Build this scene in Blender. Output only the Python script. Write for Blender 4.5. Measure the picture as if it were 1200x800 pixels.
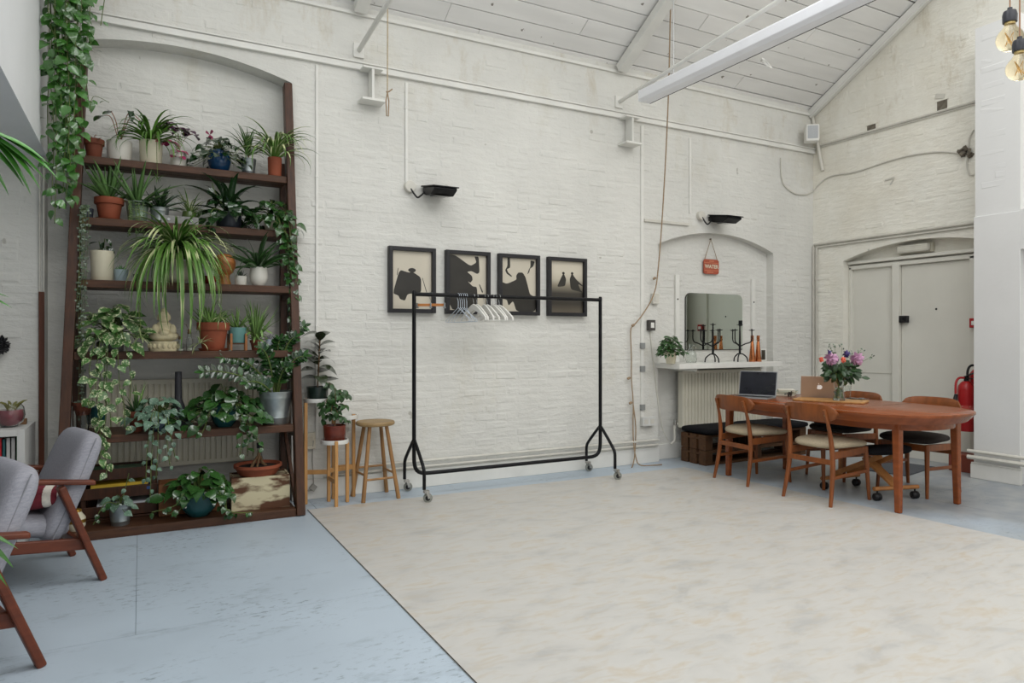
import bpy, bmesh, math, random
from mathutils import Vector, Matrix, Euler, noise
random.seed(7)
for _o in list(bpy.data.objects): bpy.data.objects.remove(_o)
SC = bpy.context.scene
COL = SC.collection
PI = math.pi

# ------------------------------------------------------------------ camera
# X runs right along the long white wall, Y runs into it, Z is up, metres.
FPX, V0, CAMH, YAW = 812.0, 395.5, 1.3, math.radians(28.18)
cam = bpy.data.cameras.new('camera')
cam.sensor_width = 36.0
cam.lens = 36.0 * FPX / 1200.0
cam.shift_y = -(400.0 - V0) / 1200.0
cam.clip_start = 0.05
camo = bpy.data.objects.new('camera', cam)
COL.objects.link(camo)
camo.location = (0, 0, CAMH)
camo.rotation_euler = (PI / 2, 0, -YAW)
SC.camera = camo

# ------------------------------------------------------------------ light
W = bpy.data.worlds.new('sky'); SC.world = W
W.use_nodes = True
_bg = W.node_tree.nodes['Background']
_bg.inputs[0].default_value = (0.92, 0.96, 1.0, 1)
_bg.inputs[1].default_value = 0.5

def area(name, loc, size, rot, power, col=(1, 1, 1)):
    l = bpy.data.lights.new(name, 'AREA')
    l.shape = 'RECTANGLE'; l.size, l.size_y = size
    l.energy = power; l.color = col
    o = bpy.data.objects.new(name, l); COL.objects.link(o)
    o.location = loc; o.rotation_euler = rot
    return o
ROOF_T = 0.57                       # rise of the roof per metre
ROOF_A = math.atan(ROOF_T)
def roof_z(y): return 4.06 + (5.70 - y) * ROOF_T
# daylight falling through the long rooflight and the windows behind the camera
area('rooflight_daylight', (2.5, 2.15, roof_z(2.15) - 0.05), (8.4, 2.3), (-ROOF_A, 0, 0), 330, (1.0, 1.0, 1.0))
area('rooflight_far_daylight', (2.4, -1.9, 5.9), (8.4, 2.4), (0.62, 0, 0), 230, (1.0, 1.0, 1.0))
area('window_daylight', (3.6, -3.85, 2.1), (6.0, 2.6), (PI / 2, 0, 0), 60, (1.0, 1.0, 1.0))

vs = SC.view_settings
vs.view_transform = 'Standard'; vs.look = 'None'
vs.exposure = -0.32; vs.gamma = 1.0; vs.use_curve_mapping = False

# ------------------------------------------------------------------ helpers
S_, C_ = math.sin(YAW), math.cos(YAW)
def ray(u, v):
    l = (u - 600) / FPX
    return Vector((S_ + l * C_, C_ - l * S_, (V0 - v) / FPX))
CP = Vector((0, 0, CAMH))
def onz(u, v, z=0.0):
    r = ray(u, v); return CP + r * ((z - CAMH) / r.z)
def ony(u, v, y):
    r = ray(u, v); return CP + r * (y / r.y)
def onx(u, v, x):
    r = ray(u, v); return CP + r * (x / r.x)

def lin(c):
    if isinstance(c, str):
        c = [int(c[i:i + 2], 16) / 255 for i in (0, 2, 4)]
        return tuple(x / 12.92 if x <= 0.04045 else ((x + 0.055) / 1.055) ** 2.4 for x in c)
    return tuple(c[:3])

MATS = {}
def mat(name, col, rough=0.6, metal=0.0, var=0.12, scale=6.0, stretch=None, bump=0.0, bscale=60.0,
        col2=None, spec=0.5, trans=0.0, ior=1.45, emit=None, objvar=0.0, detail=4.0, contrast=None, sub=0.0):
    if name in MATS: return MATS[name]
    m = bpy.data.materials.new(name); m.use_nodes = True
    nt = m.node_tree; N = nt.nodes; L = nt.links
    b = N['Principled BSDF']
    b.inputs['Roughness'].default_value = rough
    b.inputs['Metallic'].default_value = metal
    b.inputs['Specular IOR Level'].default_value = spec
    b.inputs['IOR'].default_value = ior
    b.inputs['Transmission Weight'].default_value = trans
    c = lin(col)
    tc = N.new('ShaderNodeTexCoord'); mp = N.new('ShaderNodeMapping')
    L.new(tc.outputs['Object'], mp.inputs[0])
    if stretch: mp.inputs['Scale'].default_value = stretch
    n = N.new('ShaderNodeTexNoise'); n.inputs['Scale'].default_value = scale
    n.inputs['Detail'].default_value = detail
    L.new(mp.outputs[0], n.inputs['Vector'])
    r = N.new('ShaderNodeValToRGB'); L.new(n.outputs['Fac'], r.inputs[0])
    lo, hi = contrast or (0.3, 0.7)
    r.color_ramp.elements[0].position = lo; r.color_ramp.elements[1].position = hi
    a = tuple(max(0, x * (1 - var)) for x in c); d = tuple(min(1, x * (1 + var)) for x in c)
    if col2 is not None: a, d = c, lin(col2)
    r.color_ramp.elements[0].color = (*a, 1); r.color_ramp.elements[1].color = (*d, 1)
    src = r.outputs[0]
    if objvar:
        oi = N.new('ShaderNodeObjectInfo'); hs = N.new('ShaderNodeHueSaturation')
        mr = N.new('ShaderNodeMapRange'); mr.inputs[3].default_value = 1 - objvar; mr.inputs[4].default_value = 1 + objvar
        L.new(oi.outputs['Random'], mr.inputs[0]); L.new(mr.outputs[0], hs.inputs['Value'])
        L.new(src, hs.inputs['Color']); src = hs.outputs[0]
    L.new(src, b.inputs['Base Color'])
    if bump:
        n2 = N.new('ShaderNodeTexNoise'); n2.inputs['Scale'].default_value = bscale; n2.inputs['Detail'].default_value = 3
        L.new(mp.outputs[0], n2.inputs['Vector'])
        bp = N.new('ShaderNodeBump'); bp.inputs['Strength'].default_value = bump; bp.inputs['Distance'].default_value = 0.01
        L.new(n2.outputs['Fac'], bp.inputs['Height']); L.new(bp.outputs[0], b.inputs['Normal'])
    if emit:
        b.inputs['Emission Color'].default_value = (*lin(emit[0]), 1); b.inputs['Emission Strength'].default_value = emit[1]
    MATS[name] = m
    return m

class MB:
    """collects shapes, built as one mesh object"""
    def __init__(s): s.v = []; s.f = []; s.sm = []
    def add(s, vs_, fs, smooth=False):
        k = len(s.v); s.v += [tuple(p) for p in vs_]
        for f in fs: s.f.append([i + k for i in f]); s.sm.append(smooth)
        return s
    def box(s, c, d, rot=None):
        hx, hy, hz = d[0] / 2, d[1] / 2, d[2] / 2
        vv = [Vector((x, y, z)) for x in (-hx, hx) for y in (-hy, hy) for z in (-hz, hz)]
        if rot is not None:
            M = rot.to_matrix() if isinstance(rot, Euler) else rot
            vv = [M @ p for p in vv]
        c = Vector(c)
        return s.add([p + c for p in vv], [(0, 1, 3, 2), (4, 6, 7, 5), (0, 4, 5, 1), (2, 3, 7, 6), (0, 2, 6, 4), (1, 5, 7, 3)])
    def span(s, a, b):
        return s.box([(a[i] + b[i]) / 2 for i in range(3)], [abs(b[i] - a[i]) for i in range(3)])
    def bar(s, p, q, w, h, up=(0, 0, 1), w2=None, h2=None):
        p, q = Vector(p), Vector(q); d = (q - p).normalized(); up = Vector(up)
        x = d.cross(up)
        if x.length < 1e-4: x = d.cross(Vector((0, 1, 0)))
        x.normalize(); y = x.cross(d).normalized()
        w2 = w if w2 is None else w2; h2 = h if h2 is None else h2
        vv = []
        for c, ww, hh in ((p, w, h), (q, w2, h2)):
            vv += [c - x * ww / 2 - y * hh / 2, c + x * ww / 2 - y * hh / 2, c + x * ww / 2 + y * hh / 2, c - x * ww / 2 + y * hh / 2]
        return s.add(vv, [(3, 2, 1, 0), (4, 5, 6, 7), (0, 1, 5, 4), (1, 2, 6, 5), (2, 3, 7, 6), (3, 0, 4, 7)])
    def tube(s, pts, r, n=8, cap=True, closed=False):
        pts = [Vector(p) for p in pts]
        m = len(pts); rr = r if isinstance(r, (list, tuple)) else [r] * m
        rings = []; prev = None
        for i, p in enumerate(pts):
            if closed: d = pts[(i + 1) % m] - pts[i - 1]
            else: d = pts[min(i + 1, m - 1)] - pts[max(i - 1, 0)]
            if d.length < 1e-9: d = Vector((0, 0, 1))
            d.normalize()
            if prev is None:
                a = Vector((0, 0, 1)) if abs(d.z) < 0.9 else Vector((1, 0, 0))
                x = d.cross(a).normalized()
            else:
                x = prev - d * prev.dot(d)
                if x.length < 1e-5: x = d.cross(Vector((0, 1, 0)))
                x.normalize()
            prev = x; y = d.cross(x)
            rings.append([p + (x * math.cos(2 * PI * k / n) + y * math.sin(2 * PI * k / n)) * rr[i] for k in range(n)])
        vv = [q for g in rings for q in g]; ff = []
        for i in range(m if closed else m - 1):
            j = (i + 1) % m
            for k in range(n):
                ff.append((i * n + k, i * n + (k + 1) % n, j * n + (k + 1) % n, j * n + k))
        s.add(vv, ff, True)
        if cap and not closed:
            b = len(s.v) - m * n
            s.f.append([b + k for k in reversed(range(n))]); s.sm.append(False)
            s.f.append([b + (m - 1) * n + k for k in range(n)]); s.sm.append(False)
        return s
    def lathe(s, prof, c=(0, 0, 0), n=24, axis=None, squash=1.0):
        c = Vector(c); vv = []; ff = []; idx = []
        for (r, z) in prof:
            if r < 1e-6:
                idx.append([len(vv)]); vv.append(Vector((0, 0, z)))
            else:
                idx.append(list(range(len(vv), len(vv) + n)))
                vv += [Vector((r * math.cos(2 * PI * k / n), squash * r * math.sin(2 * PI * k / n), z)) for k in range(n)]
        for a, b in zip(idx, idx[1:]):
            if len(a) == 1 and len(b) == 1: continue
            for k in range(n):
                k2 = (k + 1) % n
                if len(a) == 1: ff.append((a[0], b[k2], b[k]))
                elif len(b) == 1: ff.append((a[k], a[k2], b[0]))
                else: ff.append((a[k], a[k2], b[k2], b[k]))
        if axis is not None:
            q = Vector((0, 0, 1)).rotation_difference(Vector(axis)); vv = [q @ p for p in vv]
        return s.add([p + c for p in vv], ff, True)
    def sphere(s, c, r, n=16, m=10, sc=(1, 1, 1)):
        c = Vector(c); vv = [Vector((0, 0, r * sc[2]))]; ff = []
        for i in range(1, m):
            t = PI * i / m
            vv += [Vector((r * sc[0] * math.sin(t) * math.cos(2 * PI * k / n), r * sc[1] * math.sin(t) * math.sin(2 * PI * k / n), r * sc[2] * math.cos(t))) for k in range(n)]
        vv.append(Vector((0, 0, -r * sc[2])))
        for k in range(n): ff.append((0, 1 + k, 1 + (k + 1) % n))
        for i in range(m - 2):
            for k in range(n):
                a = 1 + i * n; ff.append((a + k, a + n + k, a + n + (k + 1) % n, a + (k + 1) % n))
        e = len(vv) - 1; a = 1 + (m - 2) * n
        for k in range(n): ff.append((e, a + (k + 1) % n, a + k))
        return s.add([p + c for p in vv], ff, True)
    def prism(s, poly, fn, a, b, smooth=False):
        """poly: 2-D outline (counter-clockwise), fn(p, t) -> 3-D point"""
        n = len(poly)
        vv = [Vector(fn(p, a)) for p in poly] + [Vector(fn(p, b)) for p in poly]
        ff = [tuple(reversed(range(n))), tuple(range(n, 2 * n))]
        s.add(vv, ff)
        k = len(s.v) - 2 * n
        for i in range(n):
            s.f.append([k + i, k + (i + 1) % n, k + n + (i + 1) % n, k + n + i]); s.sm.append(smooth)
        return s
    def mesh(s, name):
        me = bpy.data.meshes.new(name)
        me.from_pydata(s.v, [], s.f); me.validate(); 
        if len(me.polygons) == len(s.sm): me.polygons.foreach_set('use_smooth', s.sm)
        me.update()
        return me
    def build(s, name, m, parent=None, bevel=0.0, seg=2, sharp=True, fix=True):
        me = s.mesh(name)
        if fix:
            bm = bmesh.new(); bm.from_mesh(me); bmesh.ops.recalc_face_normals(bm, faces=bm.faces[:]); bm.to_mesh(me); bm.free()
        if sharp and any(s.sm): me.set_sharp_from_angle(angle=math.radians(42))
        me.materials.append(m)
        o = bpy.data.objects.new(name, me); COL.objects.link(o)
        if parent is not None: o.parent = parent
        if bevel:
            md = o.modifiers.new('bevel', 'BEVEL'); md.width = bevel; md.segments = seg; md.limit_method = 'ANGLE'; md.angle_limit = math.radians(40)
        return o

def tag(o, label=None, cat=None, group=None, kind=None):
    if label: o['label'] = label
    if cat: o['category'] = cat
    if group: o['group'] = group
    if kind: o['kind'] = kind
    return o
def thing(name, label, cat, loc=(0, 0, 0), rz=0.0, group=None):
    o = bpy.data.objects.new(name, None); COL.objects.link(o)
    o.empty_display_size = 0.1
    o.location = loc; o.rotation_euler = (0, 0, rz)
    return tag(o, label, cat, group)
def struct(o): o['kind'] = 'structure'; return o
def copy_tree(o, parent=None):
    c = o.copy(); COL.objects.link(c); c.parent = parent
    for ch in list(o.children): copy_tree(ch, c)
    return c
def lerp(a, b, t): return a + (b - a) * t
def bez(p0, p1, p2, p3, n=10):
    p0, p1, p2, p3 = map(Vector, (p0, p1, p2, p3)); out = []
    for i in range(n + 1):
        t = i / n; u = 1 - t
        out.append(p0 * u ** 3 + p1 * 3 * u * u * t + p2 * 3 * u * t * t + p3 * t ** 3)
    return out
def spline(pts, per=6):
    pts = [Vector(p) for p in pts]; out = []
    P = [pts[0]] + pts + [pts[-1]]
    for i in range(1, len(P) - 2):
        for k in range(per):
            t = k / per
            out.append(0.5 * (2 * P[i] + (P[i + 1] - P[i - 1]) * t + (2 * P[i - 1] - 5 * P[i] + 4 * P[i + 1] - P[i + 2]) * t * t + (3 * P[i] - P[i - 1] - 3 * P[i + 1] + P[i + 2]) * t ** 3))
    out.append(pts[-1]); return out
# ------------------------------------------------------------------ materials of the shell
def wall_mat(name, base, stain, bumpy=0.38, stain_lo=0.56, stain_hi=0.78, zs=None):
    m = mat(name, base, rough=0.72, var=0.05, scale=2.2, spec=0.3)
    nt = m.node_tree; N = nt.nodes; L = nt.links; b = N['Principled BSDF']
    src = b.inputs['Base Color'].links[0].from_socket
    geo = N.new('ShaderNodeNewGeometry')
    class tc: outputs = {'Object': geo.outputs['Position']}
    for k in N:
        if k.type == 'MAPPING': L.new(geo.outputs['Position'], k.inputs[0])
    n = N.new('ShaderNodeTexNoise'); n.inputs['Scale'].default_value = 0.9; n.inputs['Detail'].default_value = 7; n.inputs['Roughness'].default_value = 0.68
    mp = N.new('ShaderNodeMapping'); mp.inputs['Scale'].default_value = (1.0, 1.0, 0.7)
    L.new(tc.outputs['Object'], mp.inputs[0]); L.new(mp.outputs[0], n.inputs['Vector'])
    r = N.new('ShaderNodeMapRange'); r.inputs[1].default_value = stain_lo; r.inputs[2].default_value = stain_hi; r.inputs[3].default_value = 0; r.inputs[4].default_value = 0.8
    L.new(n.outputs['Fac'], r.inputs[0])
    mx = N.new('ShaderNodeMix'); mx.data_type = 'RGBA'
    L.new(r.outputs[0], mx.inputs[0]); L.new(src, mx.inputs[6]); mx.inputs[7].default_value = (*lin(stain), 1)
    # small dark chips in the paint
    v = N.new('ShaderNodeTexNoise'); v.inputs['Scale'].default_value = 9; v.inputs['Detail'].default_value = 2
    L.new(tc.outputs['Object'], v.inputs['Vector'])
    r2 = N.new('ShaderNodeMapRange'); r2.inputs[1].default_value = 0.76; r2.inputs[2].default_value = 0.79; r2.inputs[4].default_value = 0.5
    L.new(v.outputs['Fac'], r2.inputs[0])
    mx2 = N.new('ShaderNodeMix'); mx2.data_type = 'RGBA'
    L.new(r2.outputs[0], mx2.inputs[0]); L.new(mx.outputs[2], mx2.inputs[6]); mx2.inputs[7].default_value = (*lin('8f8a7c'), 1)
    # water marks and soot that run down from the eaves and the roof line
    sz = N.new('ShaderNodeSeparateXYZ'); L.new(geo.outputs['Position'], sz.inputs[0])
    zr = N.new('ShaderNodeMapRange'); zr.inputs[1].default_value = 3.1; zr.inputs[2].default_value = 4.0; L.new(sz.outputs['Z'], zr.inputs[0])
    ns = N.new('ShaderNodeTexNoise'); ns.inputs['Scale'].default_value = 2.6; ns.inputs['Detail'].default_value = 8; ns.inputs['Roughness'].default_value = .7
    ms = N.new('ShaderNodeMapping'); ms.inputs['Scale'].default_value = (1.3, 1.3, .5); L.new(geo.outputs['Position'], ms.inputs[0]); L.new(ms.outputs[0], ns.inputs['Vector'])
    rs_ = N.new('ShaderNodeMapRange'); rs_.inputs[1].default_value = .55; rs_.inputs[2].default_value = .75; rs_.inputs[4].default_value = .75; L.new(ns.outputs['Fac'], rs_.inputs[0])
    mm = N.new('ShaderNodeMath'); mm.operation = 'MULTIPLY'; L.new(zr.outputs[0], mm.inputs[0]); L.new(rs_.outputs[0], mm.inputs[1])
    mx5 = N.new('ShaderNodeMix'); mx5.data_type = 'RGBA'; L.new(mm.outputs[0], mx5.inputs[0]); L.new(mx2.outputs[2], mx5.inputs[6]); mx5.inputs[7].default_value = (*lin('b3a384'), 1)
    L.new(mx5.outputs[2], b.inputs['Base Color'])
    n2 = N.new('ShaderNodeTexNoise'); n2.inputs['Scale'].default_value = 15; n2.inputs['Detail'].default_value = 5; n2.inputs['Roughness'].default_value = .6
    mp2 = N.new('ShaderNodeMapping'); mp2.inputs['Scale'].default_value = (.6, .6, 1.5); L.new(tc.outputs['Object'], mp2.inputs[0]); L.new(mp2.outputs[0], n2.inputs['Vector'])
    bp = N.new('ShaderNodeBump'); bp.inputs['Strength'].default_value = bumpy; bp.inputs['Distance'].default_value = 0.035
    L.new(n2.outputs['Fac'], bp.inputs['Height']); L.new(bp.outputs[0], b.inputs['Normal'])
    return m
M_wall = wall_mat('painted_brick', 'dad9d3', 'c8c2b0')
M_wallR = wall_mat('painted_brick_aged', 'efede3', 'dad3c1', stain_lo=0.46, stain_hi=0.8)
M_plain = mat('white_plaster', 'dcdcda', rough=0.7, var=0.03, scale=1.5, bump=0.08, bscale=30, spec=0.3)
M_bulk = mat('cool_white_plaster', 'e4e6e8', rough=0.6, var=0.04, scale=1.5, bump=0.12, bscale=18, spec=0.3)
M_trim = mat('white_gloss_trim', 'e2e1db', rough=0.45, var=0.06, scale=4, bump=0.05)
M_pipe = mat('painted_pipe', 'd0cdc3', rough=0.45, var=0.08, scale=9, bump=0.08)
M_plank = mat('painted_ceiling_board', 'ecebe8', rough=0.6, var=0.05, scale=2.5, stretch=(0.5, 3, 3), bump=0.1, bscale=20, objvar=0.035)
def chips(m, col='6b6252', lo=.71, hi=.73, scale=13):
    nt = m.node_tree; N = nt.nodes; L = nt.links; b = N['Principled BSDF']; src = b.inputs['Base Color'].links[0].from_socket
    g = N.new('ShaderNodeNewGeometry'); v = N.new('ShaderNodeTexNoise'); v.inputs['Scale'].default_value = scale; v.inputs['Detail'].default_value = 3; L.new(g.outputs['Position'], v.inputs['Vector'])
    r = N.new('ShaderNodeMapRange'); r.inputs[1].default_value = lo; r.inputs[2].default_value = hi; r.inputs[4].default_value = .8; L.new(v.outputs['Fac'], r.inputs[0])
    mx = N.new('ShaderNodeMix'); mx.data_type = 'RGBA'; L.new(r.outputs[0], mx.inputs[0]); L.new(src, mx.inputs[6]); mx.inputs[7].default_value = (*lin(col), 1); L.new(mx.outputs[2], b.inputs['Base Color'])
chips(M_plank)
M_gap = mat('dark_gap', '2e2a24', rough=0.9)
M_door = mat('painted_door', 'dedcd2', rough=0.5, var=0.05, scale=1.6, bump=0.06, bscale=25)
M_black = mat('black_paint', '17171a', rough=0.45, var=0.15)
M_rope = mat('sisal_rope', '9c866c', rough=0.9, var=0.2, scale=60)
M_string = mat('cotton_string', 'b9a88c', rough=0.9, var=0.15, scale=60)
M_grime = mat('grime_hole', '6d665a', rough=0.9, var=0.4, scale=20)

YW, XR = 5.70, 7.211                # long wall plane, end wall plane
N1 = dict(x0=-0.58, x1=1.06, spring=3.33, apex=3.46, depth=0.17)    # shelf niche
N2 = dict(x0=4.795, x1=6.52, spring=2.285, apex=2.455, depth=0.10)  # mirror niche
ND = dict(x0=3.55, x1=5.293, spring=2.19, apex=2.335, depth=0.145)  # door recess, along Y on the end wall
def arch_z(n, x):
    c = (n['x0'] + n['x1']) / 2; w = (n['x1'] - n['x0']) / 2; h = n['apex'] - n['spring']
    R = (w * w + h * h) / (2 * h)
    return n['apex'] - R + math.sqrt(max(0, R * R - (x - c) ** 2))

# ---- wall with arched niches, in a frame (a along, d depth into wall, z)
def niche_wall(name, a0, a1, top, niches, fn, m, back=0.35):
    mb = MB(); cuts = sorted(niches, key=lambda n: n['x0']); a = a0
    def quad(p): mb.add([fn(*q) for q in p], [(0, 1, 2, 3)])
    def slab(x0, x1):
        K = max(1, int((x1 - x0) / 0.5))
        for i in range(K):
            u0, u1 = lerp(x0, x1, i / K), lerp(x0, x1, (i + 1) / K)
            quad([(u0, 0, 0), (u1, 0, 0), (u1, 0, top(u1)), (u0, 0, top(u0))])
    for n in cuts:
        slab(a, n['x0']); K = 24; D = n['depth']
        for i in range(K):
            u0, u1 = lerp(n['x0'], n['x1'], i / K), lerp(n['x0'], n['x1'], (i + 1) / K)
            z0, z1 = arch_z(n, u0), arch_z(n, u1)
            quad([(u0, 0, z0), (u1, 0, z1), (u1, 0, top(u1)), (u0, 0, top(u0))])
            quad([(u0, 0, z0), (u0, D, z0), (u1, D, z1), (u1, 0, z1)])
            quad([(u0, D, 0), (u1, D, 0), (u1, D, z1), (u0, D, z0)])
        quad([(n['x0'], 0, 0), (n['x0'], D, 0), (n['x0'], D, n['spring']), (n['x0'], 0, n['spring'])])
        quad([(n['x1'], 0, 0), (n['x1'], 0, n['spring']), (n['x1'], D, n['spring']), (n['x1'], D, 0)])
        a = n['x1']
    slab(a, a1)
    # back of the wall, so it is a solid thickness
    quad([(a0, back, 0), (a0, back, top(a0)), (a1, back, top(a1)), (a1, back, 0)])
    quad([(a0, 0, 0), (a0, 0, top(a0)), (a0, back, top(a0)), (a0, back, 0)])
    quad([(a1, 0, 0), (a1, back, 0), (a1, back, top(a1)), (a1, 0, top(a1))])
    o = mb.build(name, m, fix=False); return struct(o)
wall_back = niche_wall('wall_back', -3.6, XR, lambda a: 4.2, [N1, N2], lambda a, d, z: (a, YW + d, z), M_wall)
# end wall: a runs along Y; depth goes to +X; seen from -X
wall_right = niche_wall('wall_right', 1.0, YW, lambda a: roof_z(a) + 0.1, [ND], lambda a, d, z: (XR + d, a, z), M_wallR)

# ---- bricks under thick paint
def brick_mesh(L, H, proud, rnd, ch=0.013):
    """front face proud of the joint, chamfered and a little uneven"""
    j = lambda s=0.004: rnd.uniform(-s, s)
    o = [(0, 0), (L, 0), (L, H), (0, H)]; i_ = [(ch, ch), (L - ch, ch), (L - ch, H - ch), (ch, H - ch)]
    v = [(x + j(), z + j(), 0.001) for x, z in o] + [(x + j(.006), z + j(.005), -proud + j(.0016)) for x, z in i_]
    f = [(4, 5, 6, 7), (0, 1, 5, 4), (1, 2, 6, 5), (2, 3, 7, 6), (3, 0, 4, 7)]
    return v, f                       # (along, up, depth)
def lay_bricks(parent, a0, a1, z0, z1, fn, ok, m, rnd, singles=0, cost=None, proud=(0.001, 0.0045), cl=0.225, chh=0.0755):
    cells = []; row = 0; z = z0
    while z + chh <= z1:
        a = a0 - (0.1125 if row % 2 else 0.0) - rnd.random() * 0.02
        while a < a1:
            L = cl - 0.008 if rnd.random() < 0.74 else cl / 2 - 0.008
            if a >= a0 and a + L <= a1 and all(ok(x, y) for x in (a, a + L) for y in (z, z + chh - 0.008)):
                cells.append((a, z, L, chh - 0.008))
            a += L + 0.008
        z += chh; row += 1
    if cost: cells.sort(key=cost)
    bulk = MB()
    for i, (a, z, L, H) in enumerate(cells):
        v, f = brick_mesh(L, H, rnd.uniform(*proud) * rnd.choice((.05, .1, .25, .4, .7, 1.1)), rnd)
        if i < singles:
            mb = MB(); mb.add([fn(x, d, y) - fn(0, 0, 0) for x, y, d in v], f)
            o = mb.build('brick', m, parent, fix=False)
            o.location = fn(a, 0, z)
        else:
            bulk.add([fn(a + x, d, z + y) for x, y, d in v], f)
    if bulk.v:
        o = bulk.build('brickwork', m, parent, fix=False); o['kind'] = 'stuff'
def clear_of(n, x, z, g=0.012):
    return not (n['x0'] - g < x < n['x1'] + g and z < (arch_z(n, min(max(x, n['x0']), n['x1'])) + g))
def inside(n, x, z, g=0.01):
    return n['x0'] + g < x < n['x1'] - g and z < arch_z(n, x) - g
rb = random.Random(3)
def seen_front(cell):
    a, z, L, H = cell
    d = math.hypot(a + L / 2, YW)
    hidden = (a < 1.12) or z > 3.4 or z < .2
    return d - 0.6 * (L > .15) + (50 if hidden else 0)
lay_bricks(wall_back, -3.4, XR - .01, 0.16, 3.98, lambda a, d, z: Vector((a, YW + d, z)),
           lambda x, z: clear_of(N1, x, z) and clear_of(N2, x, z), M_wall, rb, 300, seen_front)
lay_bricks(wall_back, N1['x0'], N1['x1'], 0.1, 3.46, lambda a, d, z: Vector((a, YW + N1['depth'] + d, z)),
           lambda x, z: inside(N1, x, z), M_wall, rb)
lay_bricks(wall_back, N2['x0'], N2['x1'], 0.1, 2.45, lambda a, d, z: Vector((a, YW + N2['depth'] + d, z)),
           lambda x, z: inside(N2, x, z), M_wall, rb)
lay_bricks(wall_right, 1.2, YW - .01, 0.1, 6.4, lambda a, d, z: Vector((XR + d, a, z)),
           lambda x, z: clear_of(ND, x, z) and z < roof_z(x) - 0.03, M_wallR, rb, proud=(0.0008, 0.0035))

# ---- pier standing out of the end wall, beam and recesses beyond it
mb = MB().span((6.84, 3.27, 2.42), (XR, 3.646, 4.17)); pier_top = mb.build('wall_pier', M_plain); struct(pier_top)
lay_bricks(pier_top, 3.28, 3.64, 2.44, 4.16, lambda a, d, z: Vector((6.84 + d, a, z)), lambda x, z: True, M_plain, rb, proud=(.0008, .003))
mb = MB().span((6.826, 3.265, 0), (XR, 3.652, 2.42)); struct(mb.build('wall_pier_casing', M_plain, bevel=0.004))
mb = MB().span((6.826, -3.6, 2.08), (7.1, 3.265, 2.43)); struct(mb.build('trim_lintel', M_plain))
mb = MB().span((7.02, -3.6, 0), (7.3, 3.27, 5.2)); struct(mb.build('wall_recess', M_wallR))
mb = MB().span((6.80, 3.25, 0), (6.83, 3.668, 0.13)).span((6.81, 3.25, .13), (6.83, 3.668, .145)); struct(mb.build('baseboard_pier', M_trim, bevel=.004))

# ---- left bulkhead of the upper floor, the far walls behind the camera
mb = MB().span((-3.6, -4, 2.54), (-0.565, YW, 4.9)); struct(mb.build('wall_left_bulkhead', M_bulk))
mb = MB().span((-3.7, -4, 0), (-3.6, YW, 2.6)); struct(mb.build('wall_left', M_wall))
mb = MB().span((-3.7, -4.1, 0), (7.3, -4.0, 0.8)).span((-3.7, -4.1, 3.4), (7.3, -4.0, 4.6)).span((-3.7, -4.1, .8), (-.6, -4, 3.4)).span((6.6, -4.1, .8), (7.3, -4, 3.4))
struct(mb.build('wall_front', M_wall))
fr = MB()
for x in (-.6, 1.2, 3.0, 4.8, 6.6): fr.span((x - .03, -4.08, .8), (x + .03, -4.02, 3.4))
for z in (.8, 2.1, 3.4): fr.span((-.6, -4.08, z - .03), (6.6, -4.02, z + .03))
struct(fr.build('window_1', M_trim))

# ---- roof of painted boards on a dark under-roof, rooflight further up
mb = MB()
def rp(x, y, o): return Vector((x, y, roof_z(y))) + Vector((0, math.sin(ROOF_A), math.cos(ROOF_A))) * o
def roof_slab(mb, x0, x1, y0, y1, o0, o1):
    v = [rp(x, y, o) for x in (x0, x1) for y in (y0, y1) for o in (o0, o1)]
    mb.add(v, [(0, 1, 3, 2), (4, 6, 7, 5), (0, 4, 5, 1), (2, 3, 7, 6), (0, 2, 6, 4), (1, 5, 7, 3)])
roof_slab(mb, -3.7, 7.4, 3.3, 6.0, 0.022, 0.10)
ceiling = struct(mb.build('ceiling', M_gap))
rr = random.Random(11)
seams = [5.78, 5.66, 5.50, 5.345, 5.19, 5.035, 4.88, 4.72, 4.56, 4.40, 4.24, 4.08, 3.92, 3.76, 3.6, 3.45, 3.3]
for i in range(len(seams) - 1):
    cuts = [-3.65]
    x = -3.65 + rr.uniform(1.5, 4)
    while x < 6.3: cuts.append(x); x += rr.uniform(2.6, 4.6)
    cuts.append(XR + .02)
    for x0, x1 in zip(cuts, cuts[1:]):
        g = rr.choice((.004, .005, .006, .008, .012)); dz = rr.uniform(-.003, .003)
        b = MB(); roof_slab(b, x0 + .002, x1 - .002, seams[i + 1] + g / 2, seams[i] - g / 2, dz, 0.024)
        b.build('plank', M_plank, ceiling, bevel=.002, seg=1)
mb = MB()
for x in (-3.6, -1.8, -.6, 1.67, 3.0, 4.34, 5.7, 7.15): roof_slab(mb, x - .03, x + .03, -.2, 3.35, -.02, .08)
roof_slab(mb, -3.65, 7.25, 3.22, 3.36, -.03, .1)
struct(mb.build('window_2', M_trim))
yb = -0.25
mb = MB(); v = [(-3.7, yb, roof_z(yb)), (7.3, yb, roof_z(yb)), (7.3, -4.1, 4.4), (-3.7, -4.1, 4.4)]
mb.add(v + [(a, b, c + .1) for a, b, c in v], [(0, 1, 2, 3), (7, 6, 5, 4), (0, 4, 5, 1), (1, 5, 6, 2), (2, 6, 7, 3), (3, 7, 4, 0)])
struct(mb.build('ceiling_far_slope', M_plank))
mb = MB().add([(XR + .05, 1.05, 0), (XR + .05, -4, 0), (XR + .05, -4, 4.4), (XR + .05, yb, roof_z(yb)), (XR + .05, 1.05, roof_z(1.05))], [(0, 1, 2, 3, 4)])
struct(mb.build('wall_right_far', M_wallR))
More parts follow.
